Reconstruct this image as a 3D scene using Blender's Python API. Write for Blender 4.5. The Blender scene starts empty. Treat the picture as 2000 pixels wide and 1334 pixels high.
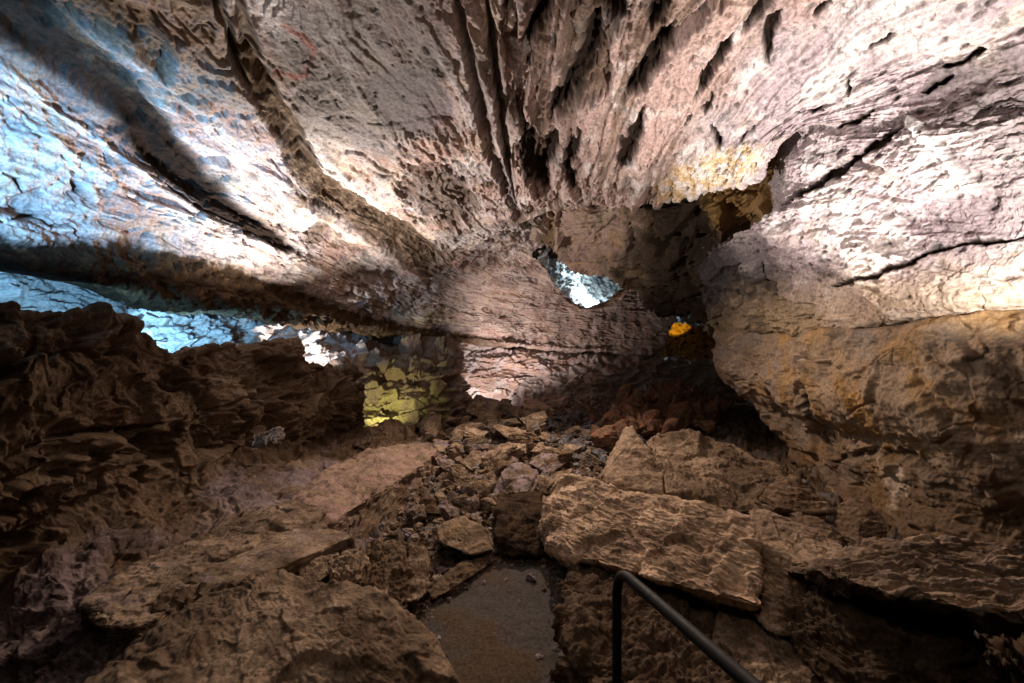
import bpy, bmesh, math, random
import numpy as np
from mathutils import Vector

RES = 1.9          # vertex spacing of the rock meshes, in photo pixels (2000 wide)
F = 800.0          # focal length in photo pixels
CZ = 1.6           # camera height above the path
R = math.radians
sc = bpy.context.scene
col = sc.collection

# ---------------------------------------------------------------- camera, world, lamps, exposure
cam_d = bpy.data.cameras.new('camera')
cam_d.sensor_width = 36.0
cam_d.lens = 36.0 * F / 2000.0
cam_d.clip_start = 0.02
cam_d.clip_end = 200
cam = bpy.data.objects.new('camera', cam_d)
cam.location = (0, 0, CZ)
cam.rotation_euler = (R(90), 0, 0)
col.objects.link(cam)
sc.camera = cam

w = bpy.data.worlds.new('World')
sc.world = w
w.use_nodes = True
w.node_tree.nodes['Background'].inputs['Color'].default_value = (0.9, 0.62, 0.42, 1)
w.node_tree.nodes['Background'].inputs['Strength'].default_value = 0.004

sc.view_settings.view_transform = 'Standard'
sc.view_settings.look = 'None'
sc.view_settings.exposure = 0.0
sc.view_settings.gamma = 1.0
sc.cycles.use_denoising = True
sc.cycles.max_bounces = 6
sc.cycles.diffuse_bounces = 4
sc.cycles.sample_clamp_indirect = 4.0


def P(px, py, Y):
    return np.array([(px - 1000.0) / F * Y, Y, CZ - (py - 667.0) / F * Y])


def lamp(kind, loc, energy, color, size=0.05, target=None, angle=70, blend=0.6):
    d = bpy.data.lights.new('cave_lamp_or_fill', kind)
    d.energy = energy
    d.color = color
    d.shadow_soft_size = size
    if kind == 'SPOT':
        d.spot_size = R(angle)
        d.spot_blend = blend
    o = bpy.data.objects.new('cave_lamp_or_fill', d)
    o.location = loc
    if target is not None:
        o.rotation_euler = (Vector(target) - Vector(loc)).to_track_quat('-Z', 'Y').to_euler()
    col.objects.link(o)
    return o


WARM = (1.0, 0.80, 0.66)
WHITE = (1.0, 0.90, 0.84)
BLUE = (0.24, 0.60, 1.0)
lamp('SPOT', (2.30, 1.45, 1.72), 190, WHITE, 0.02, P(1900, 220, 2.6), 112, 0.6)        # low on the right, outside the frame
lamp('SPOT', (1.95, 2.8, 0.9), 560, WHITE, 0.02, P(1500, 170, 3.2), 70, 0.6)           # behind the big slab
lamp('SPOT', (-2.5, 5.2, 1.5), 640, WHITE, 0.025, P(760, 250, 4.6), 150, 0.6)         # on the left ledge
lamp('SPOT', (-2.5, 1.25, 1.9), 760, (.25, .58, 1.0), 0.025, P(110, 270, 2.95), 54, 0.6)           # blue lamp, left outside the frame
lamp('SPOT', P(95, 640, 3.2), 85, BLUE, 0.03, P(150, 665, 5.0), 112, 0.4)             # in the recess
lamp('SPOT', P(330, 685, 4.6), 120, BLUE, 0.03, P(400, 680, 5.6), 125, 0.5)
lamp('SPOT', P(560, 740, 6.4), 130, WHITE, 0.03, P(620, 690, 7.4), 160, 0.5)
lamp('SPOT', P(960, 770, 9.2), 45, WHITE, 0.03, P(948, 735, 10.4), 130, 0.6)
lamp('SPOT', P(1010, 790, 8.6), 260, (1, .82, .74), 0.04, P(1060, 540, 10.4), 115, 0.7)
lamp('SPOT', P(725, 835, 6.5), 85, (.95, .88, .38), 0.03, P(775, 775, 7.8), 80, 1.0)
lamp('POINT', P(1152, 578, 12.6), 150, (.6, .85, 1.0), 0.03)
lamp('SPOT', P(1320, 690, 11.5), 500, (1, .62, .05), 0.03, P(1322, 635, 13.5), 22, 0.3)
lamp('SPOT', (-0.5, -0.3, 2.3), 45, WARM, 0.1, P(1050, 150, 3.3), 120, 1.0)  # added weak warm fill from behind the camera
lamp('SPOT', (0.1, 4.3, 3.4), 40, (1, .76, .60), 0.12, (0.5, 3.2, 0), 120, 0.8)  # added downward fill, stands in for light bounced off the ceiling
lamp('SPOT', P(1025, 425, 5.9), 520, (1, .76, .60), 0.025, (0.6, 4.0, 0.3), 118, 0.7)   # added backlight, no real lamp: high at the back, over the boulders
lamp('SPOT', (0.1, 0.3, 3.2), 36, (1, .74, .55), 0.25, (0.5, 3.6, 0), 92, 1.0)  # added frontal fill from overhead, no real lamp

# ---------------------------------------------------------------- noise
rs = np.random.RandomState(11)
PERM = np.concatenate([rs.permutation(256)] * 3).astype(np.int32)
G = rs.normal(size=(256, 3)).astype(np.float32)
G /= np.linalg.norm(G, axis=1)[:, None]


def pn(x, y, z):
    x = np.asarray(x, np.float32); y = np.asarray(y, np.float32); z = np.asarray(z, np.float32)
    x, y, z = np.broadcast_arrays(x, y, z)
    fx = np.floor(x); fy = np.floor(y); fz = np.floor(z)
    X = fx.astype(np.int32) & 255; Y = fy.astype(np.int32) & 255; Z = fz.astype(np.int32) & 255
    x = x - fx; y = y - fy; z = z - fz
    u = x * x * x * (x * (x * 6 - 15) + 10)
    v = y * y * y * (y * (y * 6 - 15) + 10)
    t = z * z * z * (z * (z * 6 - 15) + 10)
    out = 0
    for i in (0, 1):
        a = PERM[X + i]; wu = u if i else 1 - u
        for j in (0, 1):
            b = PERM[a + Y + j]; wv = v if j else 1 - v
            for k in (0, 1):
                g = G[PERM[b + Z + k]]
                d = g[..., 0] * (x - i) + g[..., 1] * (y - j) + g[..., 2] * (z - k)
                out = out + d * wu * wv * (t if k else 1 - t)
    return out * 1.5


def fbm(p, s, o=4, g=0.5, off=0.0):
    a = 1.0; r = 0; f = s; n = 0
    for i in range(o):
        r = r + a * pn(p[..., 0] * f + off + i * 7.3, p[..., 1] * f + off * 1.7, p[..., 2] * f - off)
        n += a; a *= g; f *= 2.03
    return r / n


def ridged(p, s, o=4, g=0.5, off=0.0):
    a = 1.0; r = 0; f = s; n = 0
    for i in range(o):
        q = 1 - np.abs(pn(p[..., 0] * f + off + i * 3.1, p[..., 1] * f - off, p[..., 2] * f + off * 2.1)) * 2
        r = r + a * q
        n += a; a *= g; f *= 2.07
    return r / n


def cells(p, s, off=0):
    """nearest of the eight surrounding jittered points: F1, F2, cell hash, offset vector"""
    q = p * s + off
    b = np.floor(q - .5).astype(np.int32)
    f = (q - b).astype(np.float32)
    F1 = np.full(q.shape[:-1], 9.0, np.float32); F2 = F1.copy(); cid = np.zeros(q.shape[:-1], np.int32)
    D = np.zeros(q.shape, np.float32)
    for i in (0, 1):
        for j in (0, 1):
            for k in (0, 1):
                h = PERM[PERM[PERM[(b[..., 0] + i) & 255] + ((b[..., 1] + j) & 255)] + ((b[..., 2] + k) & 255)]
                d3 = f - (G[h] * 0.36 + 0.5 + np.array([i, j, k], np.float32))
                d = (d3 * d3).sum(-1)
                m = d < F1
                F2 = np.where(m, F1, np.minimum(F2, d))
                F1 = np.where(m, d, F1)
                cid = np.where(m, h, cid)
                D = np.where(m[..., None], d3, D)
    return np.sqrt(F1), np.sqrt(F2), cid, D


def worley(p, s, off=0):
    F1, F2, cid, D = cells(p, s, off)
    return F1, F2, cid / 255.0


def facets(p, s, off=0, step=.5, tilt=.9):
    """broken blocks: each cell is a tilted flat face; returns height about -.5..5 and the cell value"""
    F1, F2, cid, D = cells(p, s, off)
    v = cid / 255.0
    h = (v - .5) * step + (D * G[PERM[cid + 37]]).sum(-1) * tilt
    return h * ss(-.02, .10, F2 - F1) - .035 * (1 - ss(0, .07, F2 - F1)), v


def ss(a, b, x):
    t = np.clip((x - a) / (b - a), 0, 1)
    return t * t * (3 - 2 * t)


def mix(a, b, t):
    if a.ndim == 1:
        a = a[None, :]
    if b.ndim == 1:
        b = b[None, :]
    return a + (b - a) * t[..., None]


C = {k: np.array(v, np.float32) for k, v in dict(
    pale=(.46, .40, .39), pink=(.42, .29, .245), cream=(.56, .46, .36), brown=(.12, .078, .048), dark=(.045, .03, .022),
    ochre=(.42, .25, .09), grey=(.22, .20, .185), purple=(.27, .22, .23), rust=(.28, .13, .085), slate=(.17, .18, .20),
    sand=(.36, .27, .19), white=(.72, .68, .64), choc=(.165, .118, .08)).items()}


# ---------------------------------------------------------------- features drawn on a rock face
def polyd(px, py, pts):
    """distance in photo pixels to a polyline, and which side (+ = right of the direction)"""
    best = np.full(px.shape, 1e9, np.float32); side = np.zeros(px.shape, np.float32); tt = np.zeros(px.shape, np.float32)
    n = len(pts) - 1
    for i in range(n):
        x0, y0 = pts[i]; x1, y1 = pts[i + 1]
        dx, dy = x1 - x0, y1 - y0; L = dx * dx + dy * dy
        t = np.clip(((px - x0) * dx + (py - y0) * dy) / L, 0, 1)
        d = np.hypot(px - x0 - t * dx, py - y0 - t * dy)
        m = d < best
        best = np.where(m, d, best)
        side = np.where(m, np.sign((px - x0) * dy - (py - y0) * dx), side)
        tt = np.where(m, (i + t) / n, tt)
    return best, -side, tt


def inpoly(px, py, pts):
    r = np.zeros(px.shape, bool)
    n = len(pts)
    for i in range(n):
        x0, y0 = pts[i]; x1, y1 = pts[(i + 1) % n]
        if y0 == y1:
            continue
        c = ((y0 > py) != (y1 > py)) & (px < (x1 - x0) * (py - y0) / (y1 - y0) + x0)
        r ^= c
    return r


# ---------------------------------------------------------------- rock material
def rock_material(name, bump=0.35, scale=1.0, rough=0.95, vary=0.5, spec=0.06):
    m = bpy.data.materials.new(name)
    m.use_nodes = True
    nt = m.node_tree; N = nt.nodes; L = nt.links
    b = N['Principled BSDF']
    b.inputs['Roughness'].default_value = rough
    b.inputs['Specular IOR Level'].default_value = spec
    at = N.new('ShaderNodeAttribute'); at.attribute_name = 'Col'
    tc = N.new('ShaderNodeTexCoord')
    n1 = N.new('ShaderNodeTexNoise'); n1.inputs['Scale'].default_value = 38 * scale; n1.inputs['Detail'].default_value = 8
    n1.inputs['Roughness'].default_value = 0.7
    n2 = N.new('ShaderNodeTexNoise'); n2.inputs['Scale'].default_value = 150 * scale; n2.inputs['Detail'].default_value = 3
    for n in (n1, n2):
        L.new(tc.outputs['Object'], n.inputs['Vector'])
    mr = N.new('ShaderNodeMapRange'); mr.inputs[1].default_value = 0.3; mr.inputs[2].default_value = 0.72
    mr.inputs[3].default_value = 1 - vary; mr.inputs[4].default_value = 1 + vary
    L.new(n1.outputs['Fac'], mr.inputs[0])
    vm = N.new('ShaderNodeVectorMath'); vm.operation = 'SCALE'
    L.new(at.outputs['Color'], vm.inputs[0]); L.new(mr.outputs[0], vm.inputs['Scale'])
    L.new(vm.outputs[0], b.inputs['Base Color'])
    ad = N.new('ShaderNodeMath'); ad.operation = 'MULTIPLY_ADD'; ad.inputs[1].default_value = 0.3
    L.new(n2.outputs['Fac'], ad.inputs[0]); L.new(n1.outputs['Fac'], ad.inputs[2])
    bp = N.new('ShaderNodeBump'); bp.inputs['Strength'].default_value = bump; bp.inputs['Distance'].default_value = 0.03 / scale
    L.new(ad.outputs[0], bp.inputs['Height'])
    L.new(bp.outputs[0], b.inputs['Normal'])
    return m


M_ROCK = rock_material('lava_rock')
M_STONE = rock_material('fallen_stone', 0.45, 1.4)


def tag(o, label=None, cat=None, group=None, kind=None):
    if label: o['label'] = label
    if cat: o['category'] = cat
    if group: o['group'] = group
    if kind: o['kind'] = kind
    return o


def mesh_from(name, V, faces, color, mat, smooth=True, parent=None):
    """faces: (n,4) or (n,3) int array"""
    me = bpy.data.meshes.new(name)
    k = faces.shape[1]
    me.vertices.add(len(V)); me.loops.add(faces.size); me.polygons.add(len(faces))
    me.vertices.foreach_set('co', np.ascontiguousarray(V, np.float32).ravel())
    me.loops.foreach_set('vertex_index', faces.astype(np.int32).ravel())
    me.polygons.foreach_set('loop_start', np.arange(0, faces.size, k, dtype=np.int32))
    me.polygons.foreach_set('use_smooth', np.full(len(faces), smooth))
    a = me.attributes.new('Col', 'FLOAT_COLOR', 'POINT')
    c4 = np.ones((len(V), 4), np.float32); c4[:, :3] = np.clip(color, 0.004, 0.85)
    a.data.foreach_set('color', c4.ravel())
    me.materials.append(mat)
    me.update(calc_edges=True)
    o = bpy.data.objects.new(name, me)
    col.objects.link(o)
    if parent: o.parent = parent
    return o


# ---------------------------------------------------------------- lofted rock faces
def cr(A, t):
    """Catmull-Rom along axis 0 of A at parameters t in 0..n-1"""
    n = A.shape[0]
    i = np.clip(np.floor(t).astype(int), 0, n - 2)
    f = (t - i)[(...,) + (None,) * (A.ndim - 1)]
    p0 = A[np.maximum(i - 1, 0)]; p1 = A[i]; p2 = A[i + 1]; p3 = A[np.minimum(i + 2, n - 1)]
    k = 0.42
    m1 = (p2 - p0) * k; m2 = (p3 - p1) * k
    return (2 * f**3 - 3 * f**2 + 1) * p1 + (f**3 - 2 * f**2 + f) * m1 + (-2 * f**3 + 3 * f**2) * p2 + (f**3 - f**2) * m2


def proj(Q):
    y = np.maximum(Q[..., 1], 0.3)
    return Q[..., 0] / y * F + 1000, (CZ - Q[..., 2]) / y * F + 667


def resample(S, axis, res):
    """parameters along one axis so that steps are even in the photo"""
    px, py = proj(S)
    inside = (px > -60) & (px < 2060) & (py > -60) & (py < 1394)
    d = np.hypot(np.diff(px, axis=axis), np.diff(py, axis=axis))
    w3 = np.linalg.norm(np.diff(S, axis=axis), axis=-1)
    ins = inside[1:] if axis == 0 else inside[:, 1:]
    d = np.where(ins, np.maximum(d, w3 * 12), np.minimum(d, w3 * 60) * 0.4 + w3 * 5)
    m = np.percentile(d, 88, axis=1 - axis)
    c = np.concatenate([[0], np.cumsum(m)])
    n = max(8, int(c[-1] / res))
    return np.interp(np.linspace(0, c[-1], n), c, np.linspace(0, 1, len(c)))


def grid_normals(S):
    du = np.gradient(S, axis=0); dv = np.gradient(S, axis=1)
    n = np.cross(du, dv)
    n /= np.linalg.norm(n, axis=-1)[..., None] + 1e-9
    return n


def loft(rows):
    A = np.array([[P(*q) if len(q) == 3 else np.array(q[:3]) for q in r] for r in rows])
    nr, ns = A.shape[:2]
    S = cr(A, np.linspace(0, nr - 1, 160))
    S = np.swapaxes(cr(np.swapaxes(S, 0, 1), np.linspace(0, ns - 1, 200)), 0, 1)
    tv = resample(S, 0, RES) * (nr - 1)
    tu = resample(S, 1, RES) * (ns - 1)
    S = cr(A, tv)
    S = np.swapaxes(cr(np.swapaxes(S, 0, 1), tu), 0, 1)
    return S, tv, tu


def face(name, rows, fn, label, cat, mat=None, keep=None, toward=(0, 3.0, CZ)):
    S, tv, tu = loft(rows)
    N = grid_normals(S)
    t = np.array(toward) - S
    if (N * t).sum() < 0:
        N = -N
    px, py = proj(S)
    # arc length along the strata, and a strata coordinate
    a = np.concatenate([np.zeros((S.shape[0], 1)), np.cumsum(np.linalg.norm(np.diff(S, axis=1), axis=-1), axis=1)], axis=1)
    bb = np.concatenate([np.zeros((1, S.shape[1])), np.cumsum(np.linalg.norm(np.diff(S, axis=0), axis=-1), axis=0)], axis=0)
    b = np.broadcast_to(bb.mean(axis=1)[:, None], a.shape) * 0.7 + bb * 0.3
    V, U = np.meshgrid(tv, tu, indexing='ij')
    ctx = dict(S=S, px=px, py=py, a=a, b=b, u=U, v=V, st=np.stack([a, b, a * 0], -1))
    d, c = fn(ctx)
    Q = S + N * d[..., None]
    nv, nu = d.shape
    idx = np.arange(nv * nu).reshape(nv, nu)
    f = np.stack([idx[:-1, :-1], idx[:-1, 1:], idx[1:, 1:], idx[1:, :-1]], -1).reshape(-1, 4)
    if keep is not None:
        k = keep(ctx).ravel()
        f = f[k[f].all(axis=1)]
    o = mesh_from(name, Q.reshape(-1, 3), f, c.reshape(-1, 3), mat or M_ROCK)
    return tag(o, label, cat, kind='structure')


def off(rows_k, dx, dy, dz):
    """a row shifted by a world offset"""
    out = []
    for q in rows_k:
        p = P(*q) if len(q) == 3 else np.array(q[:3])
        out.append((p[0] + dx, p[1] + dy, p[2] + dz, 0))
    return out


def warp(p, s, amp, o=2, off=0.0):
    return np.stack([fbm(p, s, o, .5, off + k * 31.7) for k in range(3)], -1) * amp


def cracks(ctx, lst, jit=6.0, js=9.0):
    """engraved cracks: (points, half width px, depth m)"""
    S = ctx['S']
    jx = fbm(S, js, 3, .6, 3.3) * jit; jy = fbm(S, js, 3, .6, 9.1) * jit
    px = ctx['px'] + jx; py = ctx['py'] + jy
    d = 0; dark = np.zeros(px.shape, np.float32)
    for pts, wd, dep in lst:
        dist, side, t = polyd(px, py, pts)
        ww = wd * (0.35 + 0.65 * np.clip(np.sin(np.clip(t, 0, 1) * math.pi) * 1.6, 0, 1))
        k = np.clip(1 - dist / ww, 0, 1)
        k = k * k * (3 - 2 * k)
        d = d - dep * k
        dark = np.maximum(dark, k)
    return d, dark


def blob(ctx, cx, cy, rx, ry, ang=0, edge=0.25, rough=0.35, sc_=3.0, off=0.0):
    """0..1 mask of a ragged patch"""
    c, s = math.cos(R(ang)), math.sin(R(ang))
    x = ctx['px'] - cx; y = ctx['py'] - cy
    X = (x * c + y * s) / rx; Y = (-x * s + y * c) / ry
    r = np.sqrt(X * X + Y * Y)
    r = r + ctx['n1'] * rough + ctx['n2'] * rough * .6
    return 1 - ss(1 - edge, 1 + edge, r)


def common(ctx):
    S = ctx['S']
    ctx['n1'] = fbm(S, 2.2, 3, .55, 5.5)
    ctx['n2'] = fbm(S, 9.0, 4, .6, 1.5)
    ctx['w'] = warp(S, 1.3, 0.25)


def strata(b, a, freq, seed=0.0, sharp=0.75):
    """saw-tooth ledges along the strata: returns -1..1"""
    t = b * freq + seed
    i = np.floor(t); f = t - i
    h = np.sin(i * 12.9898 + seed) * 0.5
    return (ss(0, sharp, f) * (1 - ss(sharp, 1.0, f))) * (0.6 + h * .8)


def plates(f, n, sharp=0.25):
    """terraced field: flat sheets with broken edges"""
    t = f * n
    i = np.floor(t)
    return (i + ss(1 - sharp, 1, t - i)) / n


def strat(ctx, fa, fb, seed, wk=1.0):
    """noise stretched along the strata"""
    w_ = ctx['w']
    return np.stack([ctx['a'] * fa + w_[..., 0] * wk, ctx['b'] * fb + w_[..., 1] * wk, ctx['a'] * 0 + seed], -1)


# ---------------------------------------------------------------- left vault
LV = [
    [(-460, 450, 2.4), (-60, 520, 3.3), (150, 556, 4.1), (370, 604, 5.2), (590, 638, 7.0), (740, 653, 8.6), (900, 667, 10.1), (1060, 682, 11.2), (1290, 696, 12.4)],
    [(-400, 445, 2.05), (0, 522, 2.9), (200, 560, 3.7), (400, 610, 4.8), (600, 641, 6.6), (740, 655, 8.2), (900, 669, 9.7), (1060, 683, 10.8), (1290, 697, 12)],
    [(-400, 410, 1.95), (0, 500, 2.78), (200, 520, 3.5), (400, 562, 4.55), (600, 612, 6.3), (740, 641, 7.9), (900, 661, 9.45), (1060, 678, 10.55), (1290, 690, 11.8)],
    [(-400, 370, 1.97), (0, 475, 2.82), (200, 478, 3.5), (400, 510, 4.6), (600, 580, 6.4), (740, 625, 8.0), (900, 652, 9.5), (1060, 672, 10.6), (1290, 682, 11.8)],
    [(-400, 200, 1.92), (0, 330, 2.78), (200, 400, 3.4), (400, 450, 4.4), (600, 530, 6.2), (740, 580, 7.7), (900, 625, 9.3), (1060, 650, 10.5), (1300, 665, 11.8)],
    [(-350, -50, 1.85), (0, 100, 2.5), (200, 240, 3.25), (400, 350, 4.2), (600, 450, 5.9), (740, 515, 7.2), (900, 590, 9.1), (1060, 625, 10.4), (1310, 640, 11.8)],
    [(-200, -200, 1.8), (100, 0, 2.35), (270, 180, 3.1), (450, 300, 4.1), (640, 420, 5.7), (780, 490, 7.0), (930, 565, 9.0), (1080, 605, 10.4), (1320, 610, 11.8)],
    [(300, -250, 1.9), (470, 0, 2.75), (510, 130, 3.3), (570, 270, 4.2), (690, 400, 5.6), (820, 480, 6.9), (960, 550, 8.9), (1090, 585, 10.3), (1320, 580, 11.8)],
    [(600, -300, 1.95), (680, 0, 2.7), (720, 130, 3.3), (790, 270, 4.2), (850, 370, 5.4), (930, 450, 6.8), (1030, 510, 8.6), (1120, 560, 10.2), (1320, 550, 11.8)],
    [(900, -350, 1.95), (960, 0, 2.65), (985, 130, 3.2), (1000, 290, 4.4), (1010, 390, 5.8), (1060, 450, 7), (1130, 500, 8.4), (1200, 545, 9.8), (1330, 520, 11.6)],
]
LV.append(off(LV[-1], 0.35, 0, 0.35))
HOLE = [(1040, 500), (1110, 480), (1240, 540), (1212, 572), (1185, 590), (1150, 600), (1118, 588), (1085, 560), (1070, 530)]


def lv_fn(ctx):
    common(ctx)
    S, px, py, a, b, v, n1, n2 = (ctx[k] for k in ('S', 'px', 'py', 'a', 'b', 'v', 'n1', 'n2'))
    big = fbm(S, 0.8, 3, .5, 2.0)
    f1 = fbm(strat(ctx, .42, 1.25, 3.0), 1.0, 5, .52, 4.0)
    pl = plates(f1 + .5, 8, .22)
    f2 = fbm(strat(ctx, 1.2, 4.5, 9.0), 1.0, 4, .55, 8.0)
    pl2 = plates(f2 + .5, 6, .25)
    lay = ridged(strat(ctx, .5, 3.2, 5.0), 1.0, 4, .55, 4.0)
    fine = ridged(S + ctx['w'] * .3, 6.0, 5, .6, 6.1)
    broken = ss(.02, .2, fbm(S * np.array([1, 1, 1.3]), 1.6, 4, .6, 31.0) - f1 * .5) * (1 - .85 * (1 - ss(330, 560, px + n1 * 80)))
    far = ss(780, 980, px) * ss(470, 560, py)
    broken = broken * (1 - .2 * far)
    crest = ridged(strat(ctx, .55, 4.2, 55.0, .8), 1.0, 4, .55, 44.0)
    grit = fbm(S, 12.0, 5, .68, 21.0); mid = fbm(S + ctx['w'] * .4, 4.5, 4, .6, 27.0)
    lipm = 1 - ss(2.6, 3.3, v)
    lft = (1 - ss(380, 640, px + n1 * 80)) * (1 - lipm)
    wq = (S + ctx['w'] * .5) * np.array([1, .8, 1.4])
    h1, v1 = facets(wq, 2.6, 3); h2, v2 = facets(wq + warp(S, 7, .04), 8.0, 9)
    d = big * .14 + (pl - .5) * (.30 - .2 * lipm) + lipm * mid * .08 + (pl2 - .5) * .035 + (lay - .4) * .02 + (fine - .45) * (.012 + .035 * broken) + n2 * .012 - broken * .03 + (crest - .45) * (.02 + .05 * lft) + grit * .022 + mid * .05 - far * .45 * ((pl - .5) * .3 + big * .05) + h1 * (.014 + .10 * broken) + h2 * (.005 + .045 * broken)
    c = mix(C['pale'], C['pink'], ss(-.2, .3, fbm(S, 1.7, 4, .6, 12)))
    c = mix(c, C['cream'], ss(.0, .3, fbm(S, 2.6, 4, .6, 17)) * .7)
    c = mix(c, C['white'], ss(.12, .4, f2 + n2 * .4) * .55)
    c = mix(c, C['rust'] * .9, ss(.1, .45, fbm(S, 2.0, 4, .6, 23) + broken * .1) * .5)
    c = mix(c, C['grey'] * .8, ss(.1, .4, fbm(S, 1.2, 3, .6, 29)) * .7)
    c = mix(c, C['choc'], broken * ss(-.1, .3, fbm(S, 4.2, 4, .6, 71) + .05) * .8) * (1 - .45 * broken * (v1 + v2 - .6))[..., None]
    c = mix(c, C['brown'], ss(.25, .5, fbm(strat(ctx, .6, 5.5, 2.0), 1.0, 4, .6, 3.0)) * .45)
    c = mix(c, C['pink'] * 1.15, far * .35)
    c = mix(c, C['white'], ss(.62, .85, crest) * (.3 + .35 * lft))
    c = mix(c, C['grey'] * .7, ss(.12, .3, -grit - mid * .5) * .7)
    # lip: dark brown, with shade painted in toward its left end
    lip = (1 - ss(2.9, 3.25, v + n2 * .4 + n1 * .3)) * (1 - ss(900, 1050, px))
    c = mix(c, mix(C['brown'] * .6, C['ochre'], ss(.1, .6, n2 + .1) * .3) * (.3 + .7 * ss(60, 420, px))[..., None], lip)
    cr_d, cr_k = cracks(ctx, [
        ([(470, 0), (480, 60), (500, 140), (540, 220), (600, 330), (650, 390), (730, 440), (850, 510)], 22, .12),
        ([(0, 60), (150, 170), (270, 250), (330, 320), (450, 400), (520, 440)], 20, .10),
        ([(0, 427), (87, 424), (101, 445), (140, 441), (157, 465)], 6, .06),
        ([(0, 336), (35, 350), (52, 378)], 6, .05),
        ([(413, 0), (455, 70), (465, 140), (490, 182)], 13, .1),
        ([(150, 350), (175, 385)], 8, .05),
        ([(330, 360), (400, 410), (480, 440)], 6, .04), ([(520, 300), (600, 390), (650, 420)], 6, .04),
        ([(885, 0), (930, 150), (960, 300), (1000, 400), (1060, 480), (1110, 510)], 18, .12),
        ([(950, -20), (970, 150), (990, 300), (1010, 400)], 12, .12),
        ([(720, 240), (780, 245), (810, 238), (860, 240), (885, 250)], 5, .05),
        ([(420, 0), (440, 60), (465, 110), (480, 170)], 10, .09),
    ])
    d = d + cr_d
    c = mix(c, c * .35, cr_k)
    # smooth grey-violet scar and the shading of a bulge, painted dark
    for pts, wd in [([(140, 298), (168, 350), (203, 396)], 11), ([(280, 196), (350, 280), (420, 330)], 8), ([(528, 350), (560, 402), (577, 430)], 9),
                    ([(210, 35), (245, 88), (332, 130)], 9), ([(0, 110), (110, 210), (220, 290), (300, 350)], 9), ([(20, 200), (140, 300), (300, 400), (420, 440)], 10),
                    ([(480, 170), (560, 260), (600, 300)], 8), ([(540, 200), (640, 320), (740, 400)], 14)]:
        dd = polyd(px + n2 * 22, py + n2 * 22, pts)[0]
        k = 1 - ss(.2, 1, dd / wd)
        c = mix(c, C['white'], k * .7); d = d + k * .018
    sm = blob(ctx, 800, 200, 85, 60, 20, .15, .3)
    d = d * (1 - sm * .6) + sm * -.05
    c = mix(c, C['purple'] * .75, sm * .9)
    s2 = blob(ctx, 860, 385, 75, 50, 30, .3, .8)
    c = mix(c, C['dark'] * 2, s2 * .8); d = d - s2 * .06
    s3 = blob(ctx, 700, 110, 170, 210, 15, .25, .4)
    c = mix(c, C['grey'] * .75, s3 * .75); d = d * (1 - s3 * .5)
    # red painted mark
    dd, _, _ = polyd(px + n2 * 14, py + n2 * 10, [(555, 50), (590, 75), (612, 105), (600, 145), (575, 160), (540, 158)])
    rm = (1 - ss(4, 9, dd))
    c = mix(c, np.array((.30, .11, .08)), rm * .6 * ss(-.35, .1, n2))
    # shadowed ledge in the top-left, its shade painted into the colour
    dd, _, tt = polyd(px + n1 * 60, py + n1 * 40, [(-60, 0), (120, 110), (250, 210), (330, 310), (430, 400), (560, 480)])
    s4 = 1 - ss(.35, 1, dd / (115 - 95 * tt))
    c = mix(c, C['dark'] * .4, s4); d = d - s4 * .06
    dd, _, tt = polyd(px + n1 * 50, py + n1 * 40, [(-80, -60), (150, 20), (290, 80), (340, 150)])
    s5 = 1 - ss(.4, 1, dd / (85 - 50 * tt)); c = mix(c, C['dark'] * .4, s5 * .95); d = d - s5 * .08  # dim corner painted dark as well
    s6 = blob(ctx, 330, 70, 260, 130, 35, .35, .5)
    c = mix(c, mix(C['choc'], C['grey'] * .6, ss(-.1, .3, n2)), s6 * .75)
    # dark brown ridge band
    dd, sd, t = polyd(px + n2 * 14, py + n2 * 14, [(480, 130), (560, 260), (610, 350), (700, 420), (780, 470), (860, 530), (960, 600)])
    rb = (1 - ss(.55, 1.0, (dd + n1 * 14) / (18 + 26 * np.sin(t * 3.1)))) * (1 - ss(.75, .95, t))
    c = mix(c, mix(C['brown'] * .55, C['choc'], ss(-.1, .3, n2)), rb * .95); d = d - rb * .09
    # pits
    F1, F2, cid = worley(S, 11.0)
    pit = ss(.05, .3, .33 - F1) * (cid > .85)
    d = d - pit * .02; c = mix(c, c * .35, pit * .8)
    d = d * (1 - .85 * lipm * (1 - ss(60, 280, px)))
    return d, c


face('left_vault', LV, lv_fn, 'pink and grey rock vault sweeping over the left half of the cave', 'cave ceiling',
     keep=lambda k: ~inpoly(k['px'] + k['n2'] * 14, k['py'] + k['n2'] * 14, HOLE))

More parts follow.
